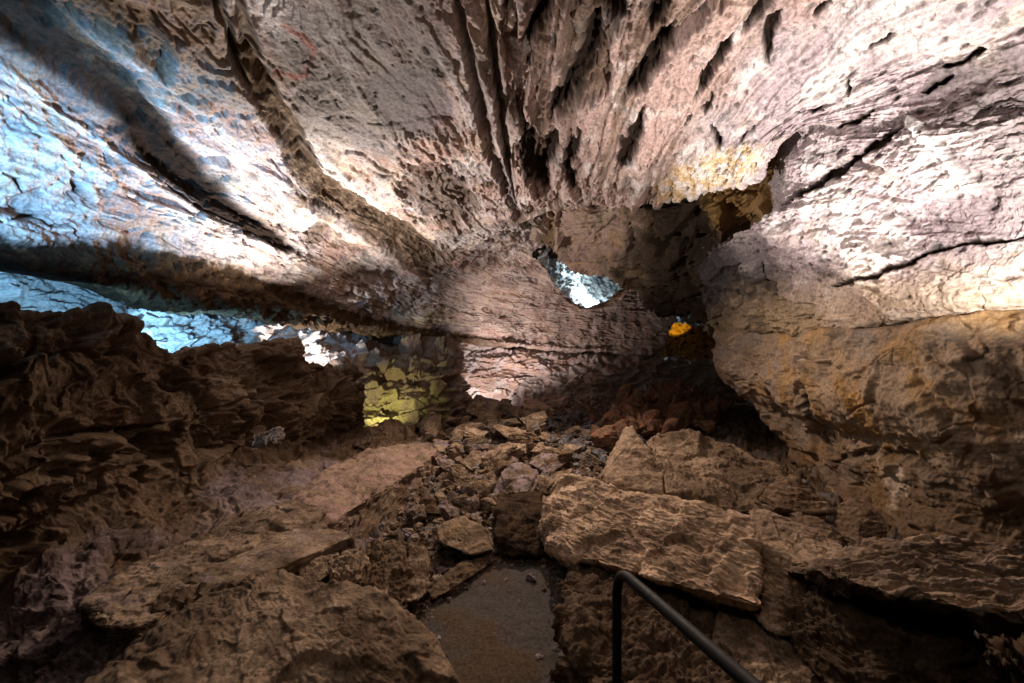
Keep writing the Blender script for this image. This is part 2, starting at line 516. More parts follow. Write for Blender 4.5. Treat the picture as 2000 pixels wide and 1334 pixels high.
# ---------------------------------------------------------------- right vault and wall
RV = [
    [(915, -350, 1.97), (975, 0, 2.68), (992, 130, 3.25), (1000, 290, 4.45), (1008, 400, 5.95), (1020, 435, 6.6)],
    [(1030, -350, 1.95), (1080, 0, 2.6), (1060, 130, 3.2), (1050, 280, 4.3), (1060, 370, 5.5), (1090, 405, 6.1)],
    [(1200, -300, 1.95), (1200, 0, 2.55), (1170, 130, 3.1), (1150, 270, 4.1), (1145, 360, 5.2), (1160, 400, 5.7)],
    [(1450, -300, 1.9), (1380, 0, 2.45), (1300, 130, 3.0), (1250, 260, 3.9), (1230, 350, 4.9), (1235, 398, 5.3)],
    [(1750, -250, 1.9), (1600, 0, 2.4), (1460, 120, 2.95), (1370, 240, 3.7), (1325, 330, 4.6), (1325, 388, 4.9)],
    [(1950, -150, 1.95), (1780, 10, 2.35), (1620, 110, 2.8), (1490, 210, 3.4), (1420, 300, 4.1), (1410, 368, 4.5)],
    [(2150, -50, 2.0), (1950, 50, 2.3), (1780, 120, 2.65), (1640, 190, 3.0), (1530, 260, 3.5), (1485, 335, 4.0)],
    [(2300, 50, 2.05), (2050, 130, 2.25), (1880, 170, 2.5), (1750, 210, 2.75), (1630, 245, 3.1), (1548, 262, 3.5)],
    [(2300, 230, 2.05), (2050, 250, 2.2), (1900, 270, 2.4), (1780, 290, 2.65), (1660, 330, 3.1), (1530, 395, 3.85)],
    [(2300, 380, 2.05), (2050, 390, 2.2), (1900, 400, 2.45), (1750, 415, 2.85), (1580, 440, 3.6), (1412, 480, 4.7)],
    [(2300, 480, 2.05), (2050, 490, 2.2), (1900, 500, 2.45), (1750, 515, 2.85), (1620, 535, 3.55), (1452, 568, 4.75)],
    [(2300, 560, 2.05), (2050, 590, 2.2), (1900, 600, 2.45), (1750, 620, 2.85), (1700, 632, 3.1), (1545, 650, 4.2)],
]
RO = [(0, .1, .3)] * 6 + [(.1, .1, .3), (.2, .15, .3), (.3, .15, .1), (.3, .15, 0), (.3, .15, 0), (.3, .15, 0)]
for r_, o_ in zip(RV, RO):
    r_.append(tuple(P(*r_[5]) + np.array(o_) * .3) + (0,))
    r_.append(tuple(P(*r_[5]) + np.array(o_) * 1.5 + np.array((0, .15, 0))) + (0,))
    r_.append(tuple(P(*r_[5]) + np.array(o_) * 4 + np.array((0, .6, 0))) + (0,))
RV[8][6:] = [(1508, 420, 4.3), (1478, 436, 5.0), (1450, 446, 6.2)]
RV[9][6:] = [(1388, 500, 5.2), (1362, 516, 6.0), (1340, 522, 7.5)]
RV[10][6:] = [(1420, 586, 5.2), (1388, 602, 5.9), (1362, 612, 7.0)]
RV[11][6:] = [(1480, 654, 5.0), (1420, 658, 5.9), (1388, 662, 7.0)]
RV.append(off(RV[-1], .4, 0, -.02))


def rv_fn(ctx):
    common(ctx)
    S, px, py, a, b, v, u, n1, n2 = (ctx[k] for k in ('S', 'px', 'py', 'a', 'b', 'v', 'u', 'n1', 'n2'))
    big = fbm(S, 0.8, 3, .5, 42.0)
    ribs = (1 - ss(3.2, 4.6, v + n1 * .8))            # deep ribs near the crown
    wall = ss(6.5, 7.5, v)
    f1 = fbm(strat(ctx, .5, 1.3, 13.0), 1.0, 5, .52, 4.0)
    pl = plates(f1 + .5, 8, .22)
    f2 = fbm(strat(ctx, 1.5, 5, 19.0), 1.0, 4, .55, 8.0)
    pl2 = plates(f2 + .5, 6, .25)
    rib = np.abs(fbm(strat(ctx, .16, 3.0, 1.0, .9), 1.0, 4, .5, 3.0)) * 2
    hol = ss(.12, .3, fbm(strat(ctx, .4, 1.7, 6.0, 1.0), 1.0, 4, .55, 73.0)) * ribs
    fine = ridged(S + ctx['w'] * .3, 6.5, 5, .6, 6.1)
    lay = ridged(strat(ctx, .5, 3.2, 25.0), 1.0, 4, .55, 14.0)
    h1, v1 = facets(S * np.array([1, .7, 1.2]) + ctx['w'] * .5, 3.4, 3); h2, v2 = facets(S + warp(S, 7, .04), 10.0, 9)
    grit = fbm(S, 12.0, 5, .68, 21.0)
    d = big * .12 + grit * .022 + h1 * (.035 + .06 * ribs) + h2 * (.012 + .03 * ribs + .006 * wall) + (pl - .5) * (.2 - .05 * ribs) + (pl2 - .5) * .03 + (lay - .4) * .04 * (1 - ribs) + (rib - .3) * .10 * ribs - hol * .11 + (fine - .45) * (.015 + .03 * ribs + .01 * wall) + n2 * .012
    c = mix(C['purple'] * 1.3, C['pale'], ss(-.25, .3, fbm(S, 1.5, 4, .6, 12)))
    c = mix(c, C['pink'], (1 - ss(3.4, 4.8, v + n1)) * .8)
    c = mix(c, C['white'], ss(.05, .35, fbm(S, 3, 4, .6, 77) + f2 * .3) * .55)
    c = mix(c, C['cream'], ss(.1, .4, fbm(S, 2.2, 4, .6, 87)) * .4)
    c = mix(c, C['brown'], np.clip(hol + (1 - ss(.0, .22, rib)) * ribs, 0, 1) * .8)
    c = mix(c, C['grey'] * .5, ss(.22, .42, fbm(strat(ctx, .9, 6, 4.0), 1.0, 4, .6, 33.0)) * .6 * (1 - ribs))
    c = mix(c, C['grey'] * .6, ss(.1, .3, -grit) * .75)
    yl = blob(ctx, 1395, 335, 105, 38, -25, .35, .4)
    c = mix(c, mix(np.array((.58, .42, .22)), C['white'], ss(-.2, .25, n2 + grit * .6)), yl * .8)
    d = d + yl * h2 * .05
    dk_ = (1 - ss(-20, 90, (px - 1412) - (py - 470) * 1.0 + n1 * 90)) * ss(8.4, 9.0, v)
    c = mix(c, C['purple'] * .13, dk_ * .97)  # shade on the lower-left of the slope, painted into the rock colour
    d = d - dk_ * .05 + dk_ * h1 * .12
    # ochre tint toward the lower wall
    oc = ss(9.6, 10.8, v + n2 * .6)
    c = mix(c, np.array((.45, .33, .2)), oc * .6)
    cd, ck = cracks(ctx, [
        ([(1760, 240), (1700, 285), (1640, 330), (1580, 370), (1530, 395)], 13, .07),
        ([(996, -10), (958, 91), (951, 168), (975, 171)], 12, .10),
        ([(1090, -20), (1021, 105), (1007, 200)], 23, .14),
        ([(1200, -20), (1203, 50), (1165, 30)], 30, .12),
        ([(1160, 60), (1147, 140), (1100, 210), (1073, 245)], 32, .13),
        ([(1300, -10), (1266, 63)], 24, .10),
        ([(1312, 60), (1280, 115), (1227, 189)], 27, .12),
        ([(1252, 220), (1210, 315)], 27, .10),
        ([(1021, 238), (1035, 315), (1070, 367)], 30, .12),
        ([(1085, 275), (1063, 332)], 24, .10),
        ([(1130, 250), (1110, 320), (1120, 370)], 19, .09),
        ([(1535, -20), (1496, 45), (1454, 91)], 24, .12),
        ([(1430, 88), (1388, 150), (1352, 203)], 15, .10),
        ([(1524, 60), (1496, 98), (1500, 140)], 13, .09),
        ([(1860, 143), (1800, 178)], 9, .06), ([(1657, 148), (1664, 188)], 6, .06),
        ([(1391, 252), (1406, 292)], 11, .09), ([(1388, 205), (1376, 235)], 7, .06),
        ([(1345, 235), (1333, 258)], 6, .05), ([(1460, 255), (1450, 275)], 6, .05), ([(1560, 205), (1610, 215)], 6, .05),
        ([(1930, 90), (1880, 120), (1840, 130)], 7, .05), ([(1750, 40), (1700, 80)], 7, .05), ([(1620, 30), (1580, 60)], 7, .05),
        ([(1620, 255), (1660, 240), (1700, 215)], 7, .05),
        ([(2000, 460), (1850, 480), (1700, 540), (1620, 560)], 9, .04),
    ], 14)
    cd = cd * 1.2; ck = np.clip(ck * 1.6, 0, 1)
    d = d + cd
    c = mix(c, C['dark'] * .5, ck)
    dd = polyd(px, py, [(1770, 230), (1830, 290), (1900, 370)])[0]
    ws = 1 - ss(6, 16, dd + n2 * 10)
    c = mix(c, np.array((.8, .78, .76)), ws); d = d + ws * .03
    F1, F2, cid = worley(S * np.array([1, .6, 1]), 15.0)
    pit = ss(.02, .22, .36 - F1) * (cid > .62)
    d = d - pit * .022; c = mix(c, c * .3, pit * .8)
    F1, F2, cid = worley(S, 38.0, 5)
    sp = ss(.05, .25, .4 - F1) * wall * ss(-.2, .2, n1)
    d = d - sp * .008; c = mix(c, c * .25, sp * .7)
    # ragged lip
    lip = ss(4.2, 5.0, u) * (1 - ss(6.9, 7.3, v))
    d = d + lip * (fbm(S, 8, 4, .6, 91) * .09)
    d = d * (1 - .45 * ss(9.8, 11, v))
    return d, c


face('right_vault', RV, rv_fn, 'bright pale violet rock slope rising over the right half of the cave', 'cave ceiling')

# ---------------------------------------------------------------- right lower wall
CW = [
    [(2300, 592, 2.35), (2050, 597, 2.5), (1900, 607, 2.7), (1750, 627, 3.1), (1620, 637, 3.9), (1500, 640, 5.2), (1420, 632, 6.4)],
    [(2300, 610, 2.0), (2050, 612, 2.15), (1900, 622, 2.42), (1750, 640, 2.85), (1620, 650, 3.6), (1500, 650, 4.95), (1400, 648, 6.1)],
    [(2300, 700, 1.95), (2050, 690, 2.1), (1900, 690, 2.35), (1750, 690, 2.8), (1620, 690, 3.5), (1500, 695, 4.8), (1405, 690, 6.0)],
    [(2300, 850, 1.9), (2050, 820, 2.05), (1900, 800, 2.3), (1750, 790, 2.8), (1620, 770, 3.5), (1510, 760, 4.7), (1415, 745, 5.9)],
    [(2300, 1000, 1.95), (2050, 940, 2.1), (1900, 900, 2.4), (1780, 880, 2.9), (1680, 860, 3.6), (1590, 840, 4.5), (1480, 795, 5.5)],
    [(2300, 1100, 2.05), (2050, 1030, 2.25), (1900, 1000, 2.55), (1800, 970, 3.0), (1700, 940, 3.6), (1620, 920, 4.3), (1540, 870, 5.1)],
    [(2300, 1180, 2.1), (2050, 1110, 2.3), (1900, 1080, 2.6), (1800, 1055, 3.0), (1720, 1020, 3.5), (1640, 960, 4.3), (1555, 900, 5.2)],
]
for r_ in CW:
    r_.append(tuple(P(*r_[6]) + np.array((.15, .1, 0))) + (0,))
    r_.append(tuple(P(*r_[6]) + np.array((.9, .7, 0))) + (0,))
CW.append(off(CW[-1], .8, .3, -.1))


def cw_fn(ctx):
    common(ctx)
    S, px, py, a, b, v, u, n1, n2 = (ctx[k] for k in ('S', 'px', 'py', 'a', 'b', 'v', 'u', 'n1', 'n2'))
    st = np.stack([a * 0.7, b * 2.0, a * 0 + 7], -1) + ctx['w'] * 1.0
    big = fbm(S, 1.1, 3, .5, 52.0)
    lay = ridged(st, 1.3, 4, .55, 24.0)
    fine = ridged(S + ctx['w'] * .3, 5.0, 5, .6, 6.1)
    h1, v1 = facets(S * np.array([1, .8, 1.3]) + ctx['w'] * .8, 2.2, 3); h2, v2 = facets(S + warp(S, 6, .05), 7.0, 9)
    d = big * .18 + (lay - .4) * .04 + (fine - .45) * .02 + n2 * .03 + h1 * .09 + h2 * .03
    d = d * ss(.2, 1.8, v)
    c = mix(C['sand'] * .8, C['ochre'] * .8, ss(-.1, .4, fbm(S, 1.9, 4, .6, 12)))
    c = mix(c, C['grey'], ss(.0, .4, fbm(S, 1.5, 4, .6, 19)) * .7)
    c = mix(c, C['choc'], ss(-.1, .35, fbm(S, 2.5, 4, .6, 39)) * .8)
    c = mix(c, C['brown'], ss(3.2, 5.5, v + n1) * .7)
    c = mix(c, C['cream'], ss(.2, .5, fbm(S, 2.8, 4, .6, 59)) * .8)
    cd, ck = cracks(ctx, [([(1640, 905), (1700, 880), (1790, 890), (1850, 930)], 12, .05),
                          ([(1560, 760), (1600, 820), (1650, 930)], 10, .05)], 16)
    d += cd; c = mix(c, c * .4, ck)
    return d, c


face('right_wall', CW, cw_fn, 'ochre and brown bulging rock wall undercut above the floor on the right', 'cave wall')

# ---------------------------------------------------------------- recess and lower back wall
DW = [
    [(-450, 440, 2.6), (-50, 500, 3.7), (150, 545, 4.5), (370, 600, 5.7), (600, 635, 7.4), (740, 652, 8.6), (880, 666, 9.2), (930, 672, 10.4), (1060, 684, 11), (1300, 700, 12), (1450, 700, 13)],
    [(-450, 480, 2.5), (-50, 560, 3.6), (150, 590, 4.4), (370, 640, 5.6), (590, 680, 7.2), (720, 700, 7.9), (885, 710, 8.6), (915, 706, 10.0), (1060, 700, 10.6), (1300, 715, 11.8), (1450, 720, 13)],
    [(-450, 600, 2.4), (-50, 650, 3.5), (150, 680, 4.3), (370, 720, 5.4), (590, 730, 7.0), (705, 750, 7.5), (890, 750, 8.3), (915, 745, 9.8), (1060, 750, 10.4), (1260, 770, 11.5), (1450, 770, 12.8)],
    [(-450, 800, 2.3), (-50, 800, 3.3), (150, 780, 4.2), (370, 790, 5.3), (590, 820, 6.5), (700, 840, 7.0), (880, 830, 7.8), (915, 820, 9.3), (1060, 810, 9.9), (1250, 810, 11.2), (1450, 810, 12.5)],
]


def dw_fn(ctx):
    common(ctx)
    S, px, py, a, b, v, u, n1, n2 = (ctx[k] for k in ('S', 'px', 'py', 'a', 'b', 'v', 'u', 'n1', 'n2'))
    st = np.stack([a * 0.5, S[..., 2] * 5, a * 0 + 7], -1) + ctx['w'] * .6
    lay = ridged(st, 1.3, 4, .55, 24.0)
    fine = ridged(S + ctx['w'] * .3, 3.5, 5, .6, 6.1)
    h1, v1 = facets(S * np.array([1, 1, 2.2]) + ctx['w'] * .4, 2.0, 3); h2, v2 = facets(S * np.array([1, 1, 2]) + warp(S, 5, .06), 5.0, 9)
    d = (lay - .4) * .05 + (fine - .45) * .03 + n2 * .04 + h1 * (.22 + .2 * ss(690, 730, px) * (1 - ss(885, 905, px))) + h2 * .10
    c = mix(C['pale'], C['pink'], ss(-.2, .3, n1))
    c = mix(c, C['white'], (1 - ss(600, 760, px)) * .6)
    pil = ss(690, 730, px) * (1 - ss(885, 905, px))
    c = mix(c, C['choc'], pil * .8)
    c = mix(c, np.array((.30, .27, .14)), pil * ss(-.1, .3, n1 + n2 + (py - 760) / 200) * .7)  # olive tint paints the yellow-green lamplight onto the pillar
    fl, _, fc = worley(S, 7.0)
    holes = ss(.0, .3, n2 + .15 * n1) * ss(150, 300, px) * (1 - ss(520, 600, px))
    c = mix(c, C['brown'], holes * .8)
    return d, c


face('back_wall', DW, dw_fn, 'layered lower wall running from the lit recess at left to the back of the cave', 'cave wall')

# ---------------------------------------------------------------- central hanging mass
MW = [
    [(1000, 380, 7.2), (1090, 370, 6.8), (1170, 360, 6.4), (1240, 350, 6.0), (1320, 330, 5.5), (1400, 300, 5.0), (1500, 240, 4.5), (1600, 220, 4.2)],
    [(1010, 410, 6.9), (1090, 410, 6.7), (1165, 410, 6.3), (1240, 410, 5.9), (1320, 400, 5.4), (1400, 380, 5.0), (1490, 340, 4.6), (1580, 330, 4.3)],
    [(1030, 440, 7.1), (1100, 450, 6.8), (1170, 450, 6.5), (1240, 455, 6.2), (1320, 460, 5.7), (1400, 450, 5.2), (1470, 440, 4.9), (1570, 430, 4.7)],
    [(1060, 455, 7.4), (1110, 475, 7.2), (1180, 490, 6.9), (1250, 510, 6.6), (1320, 520, 6.1), (1390, 520, 5.6), (1440, 530, 5.3), (1560, 540, 5.1)],
    [(1085, 470, 7.7), (1130, 503, 7.5), (1185, 530, 7.3), (1255, 545, 7.0), (1320, 560, 6.6), (1380, 590, 6.2), (1430, 610, 5.8), (1560, 620, 5.6)],
    [(1100, 484, 7.9), (1140, 512, 7.8), (1190, 538, 7.7), (1260, 558, 7.5), (1310, 582, 7.0), (1350, 602, 6.8), (1395, 640, 6.4), (1560, 660, 6.0)],
]
MW.append(off(MW[-1], 0, .5, .15))
MW.append(off(MW[-2], 0, 2.5, .6))


def mw_fn(ctx):
    common(ctx)
    S, px, py, a, b, v, u, n1, n2 = (ctx[k] for k in ('S', 'px', 'py', 'a', 'b', 'v', 'u', 'n1', 'n2'))
    st = np.stack([a * 0.5, b * 2, a * 0 + 7], -1) + ctx['w'] * 1.2
    lay = ridged(st, 1.2, 4, .55, 24.0)
    fine = ridged(S + ctx['w'] * .3, 3.2, 5, .6, 6.1)
    d = fbm(S, .9, 3, .5, 3) * .2 + (lay - .4) * .14 + (fine - .45) * .10 + n2 * .03
    pl = plates(fbm(strat(ctx, .5, 1.4, 3.0, 1.3), 1.0, 5, .55, 5.0) + .5, 7, .3)
    h1, v1 = facets(S + ctx['w'] * .6, 1.8, 3); h2, v2 = facets(S + warp(S, 5, .06), 5.0, 9)
    d = d * .6 + (pl - .5) * .4 + h1 * .26 + h2 * .08 - (1 - ss(0, 45, polyd(px + n1 * 60, py + n1 * 40, [(1300, 400), (1370, 450), (1330, 520), (1360, 600)])[0])) * .3
    lf = 1 - ss(1160, 1260, px + n1 * 80 + (py - 480) * .3)
    c = mix(C['choc'] * .8, C['sand'] * .7, ss(-.1, .35, n2 + n1 * .5) * .6)
    c = mix(c, mix(C['pink'], C['sand'], ss(-.1, .3, n2)) * .9, lf * .75)  # left half painted lighter for the light it catches
    c = mix(c, C['purple'] * .6, ss(1400, 1450, px) * ss(460, 520, py) * .8)
    c = mix(c, C['ochre'] * .7, ss(.0, .4, fbm(S, 1.9, 4, .6, 12)) * .6)
    c = mix(c, C['dark'] * .5, ss(1200, 1290, px + n1 * 60) * (1 - ss(1400, 1450, px)) * .92)  # shade in the middle painted in as near black
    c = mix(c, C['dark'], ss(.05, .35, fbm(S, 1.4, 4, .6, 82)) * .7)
    c = mix(c, C['ochre'], blob(ctx, 1470, 370, 90, 60, -30, .4, .3) * .6)
    return d, c


face('hanging_ceiling', MW, mw_fn, 'dark brown mass of rock hanging down from the ceiling in the middle distance', 'cave ceiling')

# ---------------------------------------------------------------- chamber behind the hole, passage
def ring_rows():
    rows = []
    Ys = [10.6, 10.0, 9.4, 9.6, 9.9, 10.1, 10.3, 10.4, 10.5]
    cx, cy = 1120, 545
    for back, grow in ((.03, 1.10), (.25, 1.0), (.7, 1.0), (1.3, 1.15)):
        r_ = []
        for (x, y), Y in list(zip(HOLE, Ys)) + [(HOLE[0], Ys[0])]:
            q = P(cx + (x - cx) * grow, cy + (y - cy) * grow, Y)
            r_.append((q[0], q[1] + back, q[2], 0))
        rows.append(r_)
    return rows


def ring_fn(ctx):
    common(ctx)
    h1, v1 = facets(ctx['S'] + ctx['w'] * .4, 3.0, 3)
    return h1 * .12 + ctx['n2'] * .05, mix(C['pink'], C['choc'], ss(-.1, .3, ctx['n2'] + ctx['n1']))


face('opening_rim', ring_rows(), ring_fn, 'broken rock rim around the bright hole in the back wall', 'cave wall', toward=(1.3, 10.8, 3.0))

KW = [[(980, 440, 12.5), (1060, 440, 12.2), (1150, 440, 13.5), (1260, 450, 14.5), (1400, 460, 15)],
      [(980, 520, 11.8), (1060, 520, 11.6), (1110, 530, 12.6), (1200, 520, 15.0), (1400, 520, 15)],
      [(980, 580, 11.8), (1060, 580, 11.6), (1115, 575, 12.4), (1200, 570, 14.6), (1400, 580, 15)],
      [(980, 640, 11.9), (1060, 640, 11.9), (1130, 625, 12.1), (1200, 620, 12.4), (1400, 640, 13)]]


def kw_fn(ctx):
    common(ctx)
    S, n1, n2 = ctx['S'], ctx['n1'], ctx['n2']
    fine = ridged(S + ctx['w'] * .3, 2.5, 5, .6, 6.1)
    d = fbm(S, .9, 3, .5, 3) * .2 + (fine - .45) * .25
    c = mix(C['white'], C['slate'], ss(-.05, .4, n1 + n2 * .5))
    return d, c


face('far_chamber', KW, kw_fn, 'pale rock lit blue-white seen through the hole in the back wall', 'cave wall')

NW = [[(1270, 480, 13.5), (1300, 500, 14), (1400, 500, 14), (1500, 520, 12), (1700, 540, 10)],
      [(1270, 640, 13.5), (1300, 640, 14), (1400, 640, 14), (1500, 660, 12), (1700, 680, 10)],
      [(1270, 780, 12.5), (1300, 780, 13), (1400, 790, 13), (1500, 800, 11.5), (1700, 800, 10)],
      [(1270, 860, 12), (1300, 860, 12.5), (1400, 860, 12.5), (1500, 860, 11), (1700, 860, 10)]]


def nw_fn(ctx):
    common(ctx)
    S, n1, n2 = ctx['S'], ctx['n1'], ctx['n2']
    fine = ridged(S + ctx['w'] * .3, 2.5, 5, .6, 6.1)
    return (fine - .45) * .3, mix(C['ochre'], C['dark'], ss(0, .3, n2))


face('passage_wall', NW, nw_fn, 'rock at the end of the dark passage with a yellow lit patch', 'cave wall')

# ---------------------------------------------------------------- left bench (parapet) and slope
E1 = [(-400, 570, 1.66), (0, 600, 2.4), (150, 612, 2.75), (250, 655, 3.1), (360, 690, 3.6), (400, 672, 3.9), (520, 672, 4.9), (590, 686, 5.5), (640, 712, 6.1), (692, 715, 6.8)]
E4 = [(-400, 1330, 1.5), (0, 1130, 2.1), (130, 1060, 2.4), (230, 990, 2.75), (330, 940, 3.2), (400, 915, 3.5), (510, 890, 4.3), (580, 880, 5.0), (640, 860, 5.7), (700, 840, 6.5)]
E5 = [(-300, 1500, 1.5), (60, 1230, 1.95), (200, 1130, 2.2), (300, 1060, 2.6), (400, 1010, 3.0), (480, 980, 3.3), (590, 950, 3.9), (650, 920, 4.5), (720, 890, 5.2), (770, 860, 6.2)]
E6 = [(-100, 1700, 1.4), (250, 1334, 1.8), (380, 1200, 2.1), (470, 1130, 2.4), (560, 1075, 2.75), (620, 1040, 3.05), (660, 1010, 3.5), (720, 960, 4.0), (790, 910, 4.9), (850, 865, 6.0)]
E7 = [(200, 1900, 1.3), (600, 1600, 1.4), (700, 1400, 1.7), (740, 1310, 1.98), (760, 1210, 2.35), (760, 1150, 2.65), (740, 1085, 3.05), (760, 1020, 3.65), (820, 945, 4.6), (870, 890, 5.9)]


def lerp_row(A, B, t, k=1.0):
    out = []
    for p, q in zip(A, B):
        a_ = P(*p); b_ = P(*q); m = a_ + (b_ - a_) * t
        m = np.array((0, 0, CZ)) + (m - np.array((0, 0, CZ))) * k
        out.append(tuple(m) + (0,))
    return out


EW = [off(E1, -1.0, .2, -.7), off(E1, -.35, .1, -.1), E1, lerp_row(E1, E4, .2, .985), lerp_row(E1, E4, .55, .96), lerp_row(E1, E4, .85, 1.0), E4, E5, E6, E7, off(E7, .3, 0, -.3)]
for i_, r_ in enumerate(EW):
    q_ = r_[-1]
    p_ = P(*q_) if len(q_) == 3 else np.array(q_[:3])
    r_ = list(r_)
    r_.append(tuple(p_ + np.array((-.05, .2, 0))) + (0,))
    r_.append(tuple(p_ + np.array((-.9, .9, 0))) + (0,))
    EW[i_] = r_


def ew_fn(ctx):
    common(ctx)
    S, px, py, a, b, v, u, n1, n2 = (ctx[k] for k in ('S', 'px', 'py', 'a', 'b', 'v', 'u', 'n1', 'n2'))
    fc = ss(1.6, 2.2, v) * (1 - ss(5.8, 6.5, v))       # upright face
    f1 = fbm(strat(ctx, .7, 1.5, 13.0, 1.5), 1.0, 5, .55, 14.0)
    pl = plates(f1 + .5, 7, .3)
    f2 = fbm(strat(ctx, 1.6, 4.5, 23.0, 1.0), 1.0, 5, .55, 24.0)
    pl2 = plates(f2 + .5, 5, .3)
    lump = fbm(S, 2.4, 3, .5, 61.0)
    fine = ridged(S + ctx['w'] * .4, 5.0, 5, .62, 6.1)
    hol = ss(.12, .32, fbm(S * np.array([1, 1, 1.8]), 1.5, 4, .55, 44.0)) * fc
    h1, v1 = facets(S * np.array([1, .8, 1.3]) + ctx['w'] * .6, 1.7, 3); h2, v2 = facets(S + warp(S, 6, .06), 6.0, 9); h3, v3 = facets(S + warp(S, 12, .03), 17.0, 5)
    d = fbm(S, 1.1, 3, .5, 3) * .12 + (pl - .5) * (.2 - .08 * fc) + (pl2 - .5) * .02 + lump * .16 * fc + (fine - .45) * (.015 + .015 * fc) + h1 * (.05 + .17 * fc) + h2 * (.035 + .035 * fc) + h3 * .018 + n2 * .02 - hol * .16
    c = mix(C['choc'], C['brown'], ss(-.2, .3, n1))
    c = mix(c, C['sand'] * .8, ss(.0, .4, fbm(S, 1.9, 4, .6, 12)) * (.4 + .4 * (1 - fc)))
    c = mix(c, C['purple'] * .9, (1 - fc) * ss(0, .3, fbm(S, 1.2, 3, .6, 66)) * .7)
    c = mix(c, C['dark'], ss(.1, .4, n2) * .6) * (.7 + .5 * v2)[..., None]
    return d, c


face('rock_bench', EW, ew_fn, 'dark brown rock bench and slope along the left side of the cave', 'rock bench')


# ---------------------------------------------------------------- ground
def ground_h(x, y):
    h = np.zeros_like(x) - 0.0
    h = h + .42 * np.exp(-(((x - 3.2) / 1.9) ** 2 + ((y - 9.6) / 1.6) ** 2))
    h = h + .10 * np.exp(-(((x + 0.2) / 1.6) ** 2 + ((y - 8.2) / 1.6) ** 2))
    h = h + .16 * ss(.7, 1.5, x) * ss(1.9, 2.6, y) * (1 - ss(4.6, 5.8, y))
    h = h - .15 * ss(6, 14, y)
    return h


def ground():
    ys = [1.0]
    while ys[-1] < 16:
        y = ys[-1]
        ys.append(y + max(.004, RES * y * y / (F * CZ)))
    ys = np.array(ys)
    ts = np.linspace(-1.0, 1.35, int(2.35 * F / RES))
    Y, T = np.meshgrid(ys, ts, indexing='ij')
    X = T * Y
    S = np.stack([X, Y, ground_h(X, Y)], -1)
    ctx = dict(S=S)
    common(ctx)
    n1, n2 = ctx['n1'], ctx['n2']
    q = S * np.array([1, 1, 0]) + warp(S, 2.0, .15)
    F1, F2, cid = worley(q, 5.5)
    G1, G2, gid = worley(q, 14.0, 3)
    H1, H2, hid = worley(q, 33.0, 8)
    d = n1 * .10 + (1 - F1) * .16 * cid + (1 - G1) * .075 * gid + (1 - H1) * .03 * hid + n2 * .03 - .07
    pp = np.stack(proj(S), -1)
    poly = [(835, 1190), (1000, 1090), (1062, 1075), (1110, 1160), (1115, 1400), (960, 1400), (880, 1260)]
    pth = inpoly(pp[..., 0], pp[..., 1], poly)
    dd, _, _ = polyd(pp[..., 0], pp[..., 1], poly + [poly[0]])
    k = ss(-6, 30, np.where(pth, -dd, dd))
    d = d * k - .03 - (1 - k) * .03
    S = S.copy(); S[..., 2] += d
    c = mix(C['choc'] * .8, C['slate'] * .7, ss(.1, .5, n1 + (cid - .5)) * .6)
    c = mix(c, C['brown'], ss(.3, .7, gid) * .6)
    nv, nu = d.shape
    idx = np.arange(nv * nu).reshape(nv, nu)
    f = np.stack([idx[:-1, :-1], idx[:-1, 1:], idx[1:, 1:], idx[1:, :-1]], -1).reshape(-1, 4)
    o = mesh_from('ground', S.reshape(-1, 3), f, c.reshape(-1, 3), M_STONE)
    tag(o, 'rough rubble floor of the cave', 'ground', kind='structure')


ground()


# ---------------------------------------------------------------- boulders and stones
_ico = {}


def ico(n):
    if n not in _ico:
        bm = bmesh.new()
        bmesh.ops.create_icosphere(bm, subdivisions=n, radius=1)
        V = np.array([v.co[:] for v in bm.verts]); Fc = np.array([[v.index for v in f.verts] for f in bm.faces])
        bm.free(); _ico[n] = (V, Fc)
    return _ico[n]


def hull_planes(pts):
    bm = bmesh.new()
    for p in pts:
        bm.verts.new(p)
    bmesh.ops.convex_hull(bm, input=bm.verts)
    c = pts.mean(0); out = []
    for f in bm.faces:
        if f.calc_area() < 1e-7:
            continue
        n = np.array(f.normal[:]); p = np.array(f.verts[0].co[:]); d = n @ (p - c)
        if d < 0:
            n, d = -n, -d
        if all(n @ m < .995 or abs(d - e) > .01 for m, e in out):
            out.append((n, d))
    bm.free()
    return c, np.array([o[0] for o in out]), np.array([max(o[1], .004) for o in out])


def vnormals(V, Fc):
    fn = np.cross(V[Fc[:, 1]] - V[Fc[:, 0]], V[Fc[:, 2]] - V[Fc[:, 0]])
    N = np.zeros_like(V)
    for k in range(3):
        np.add.at(N, Fc[:, k], fn)
    return N / (np.linalg.norm(N, axis=1)[:, None] + 1e-12)


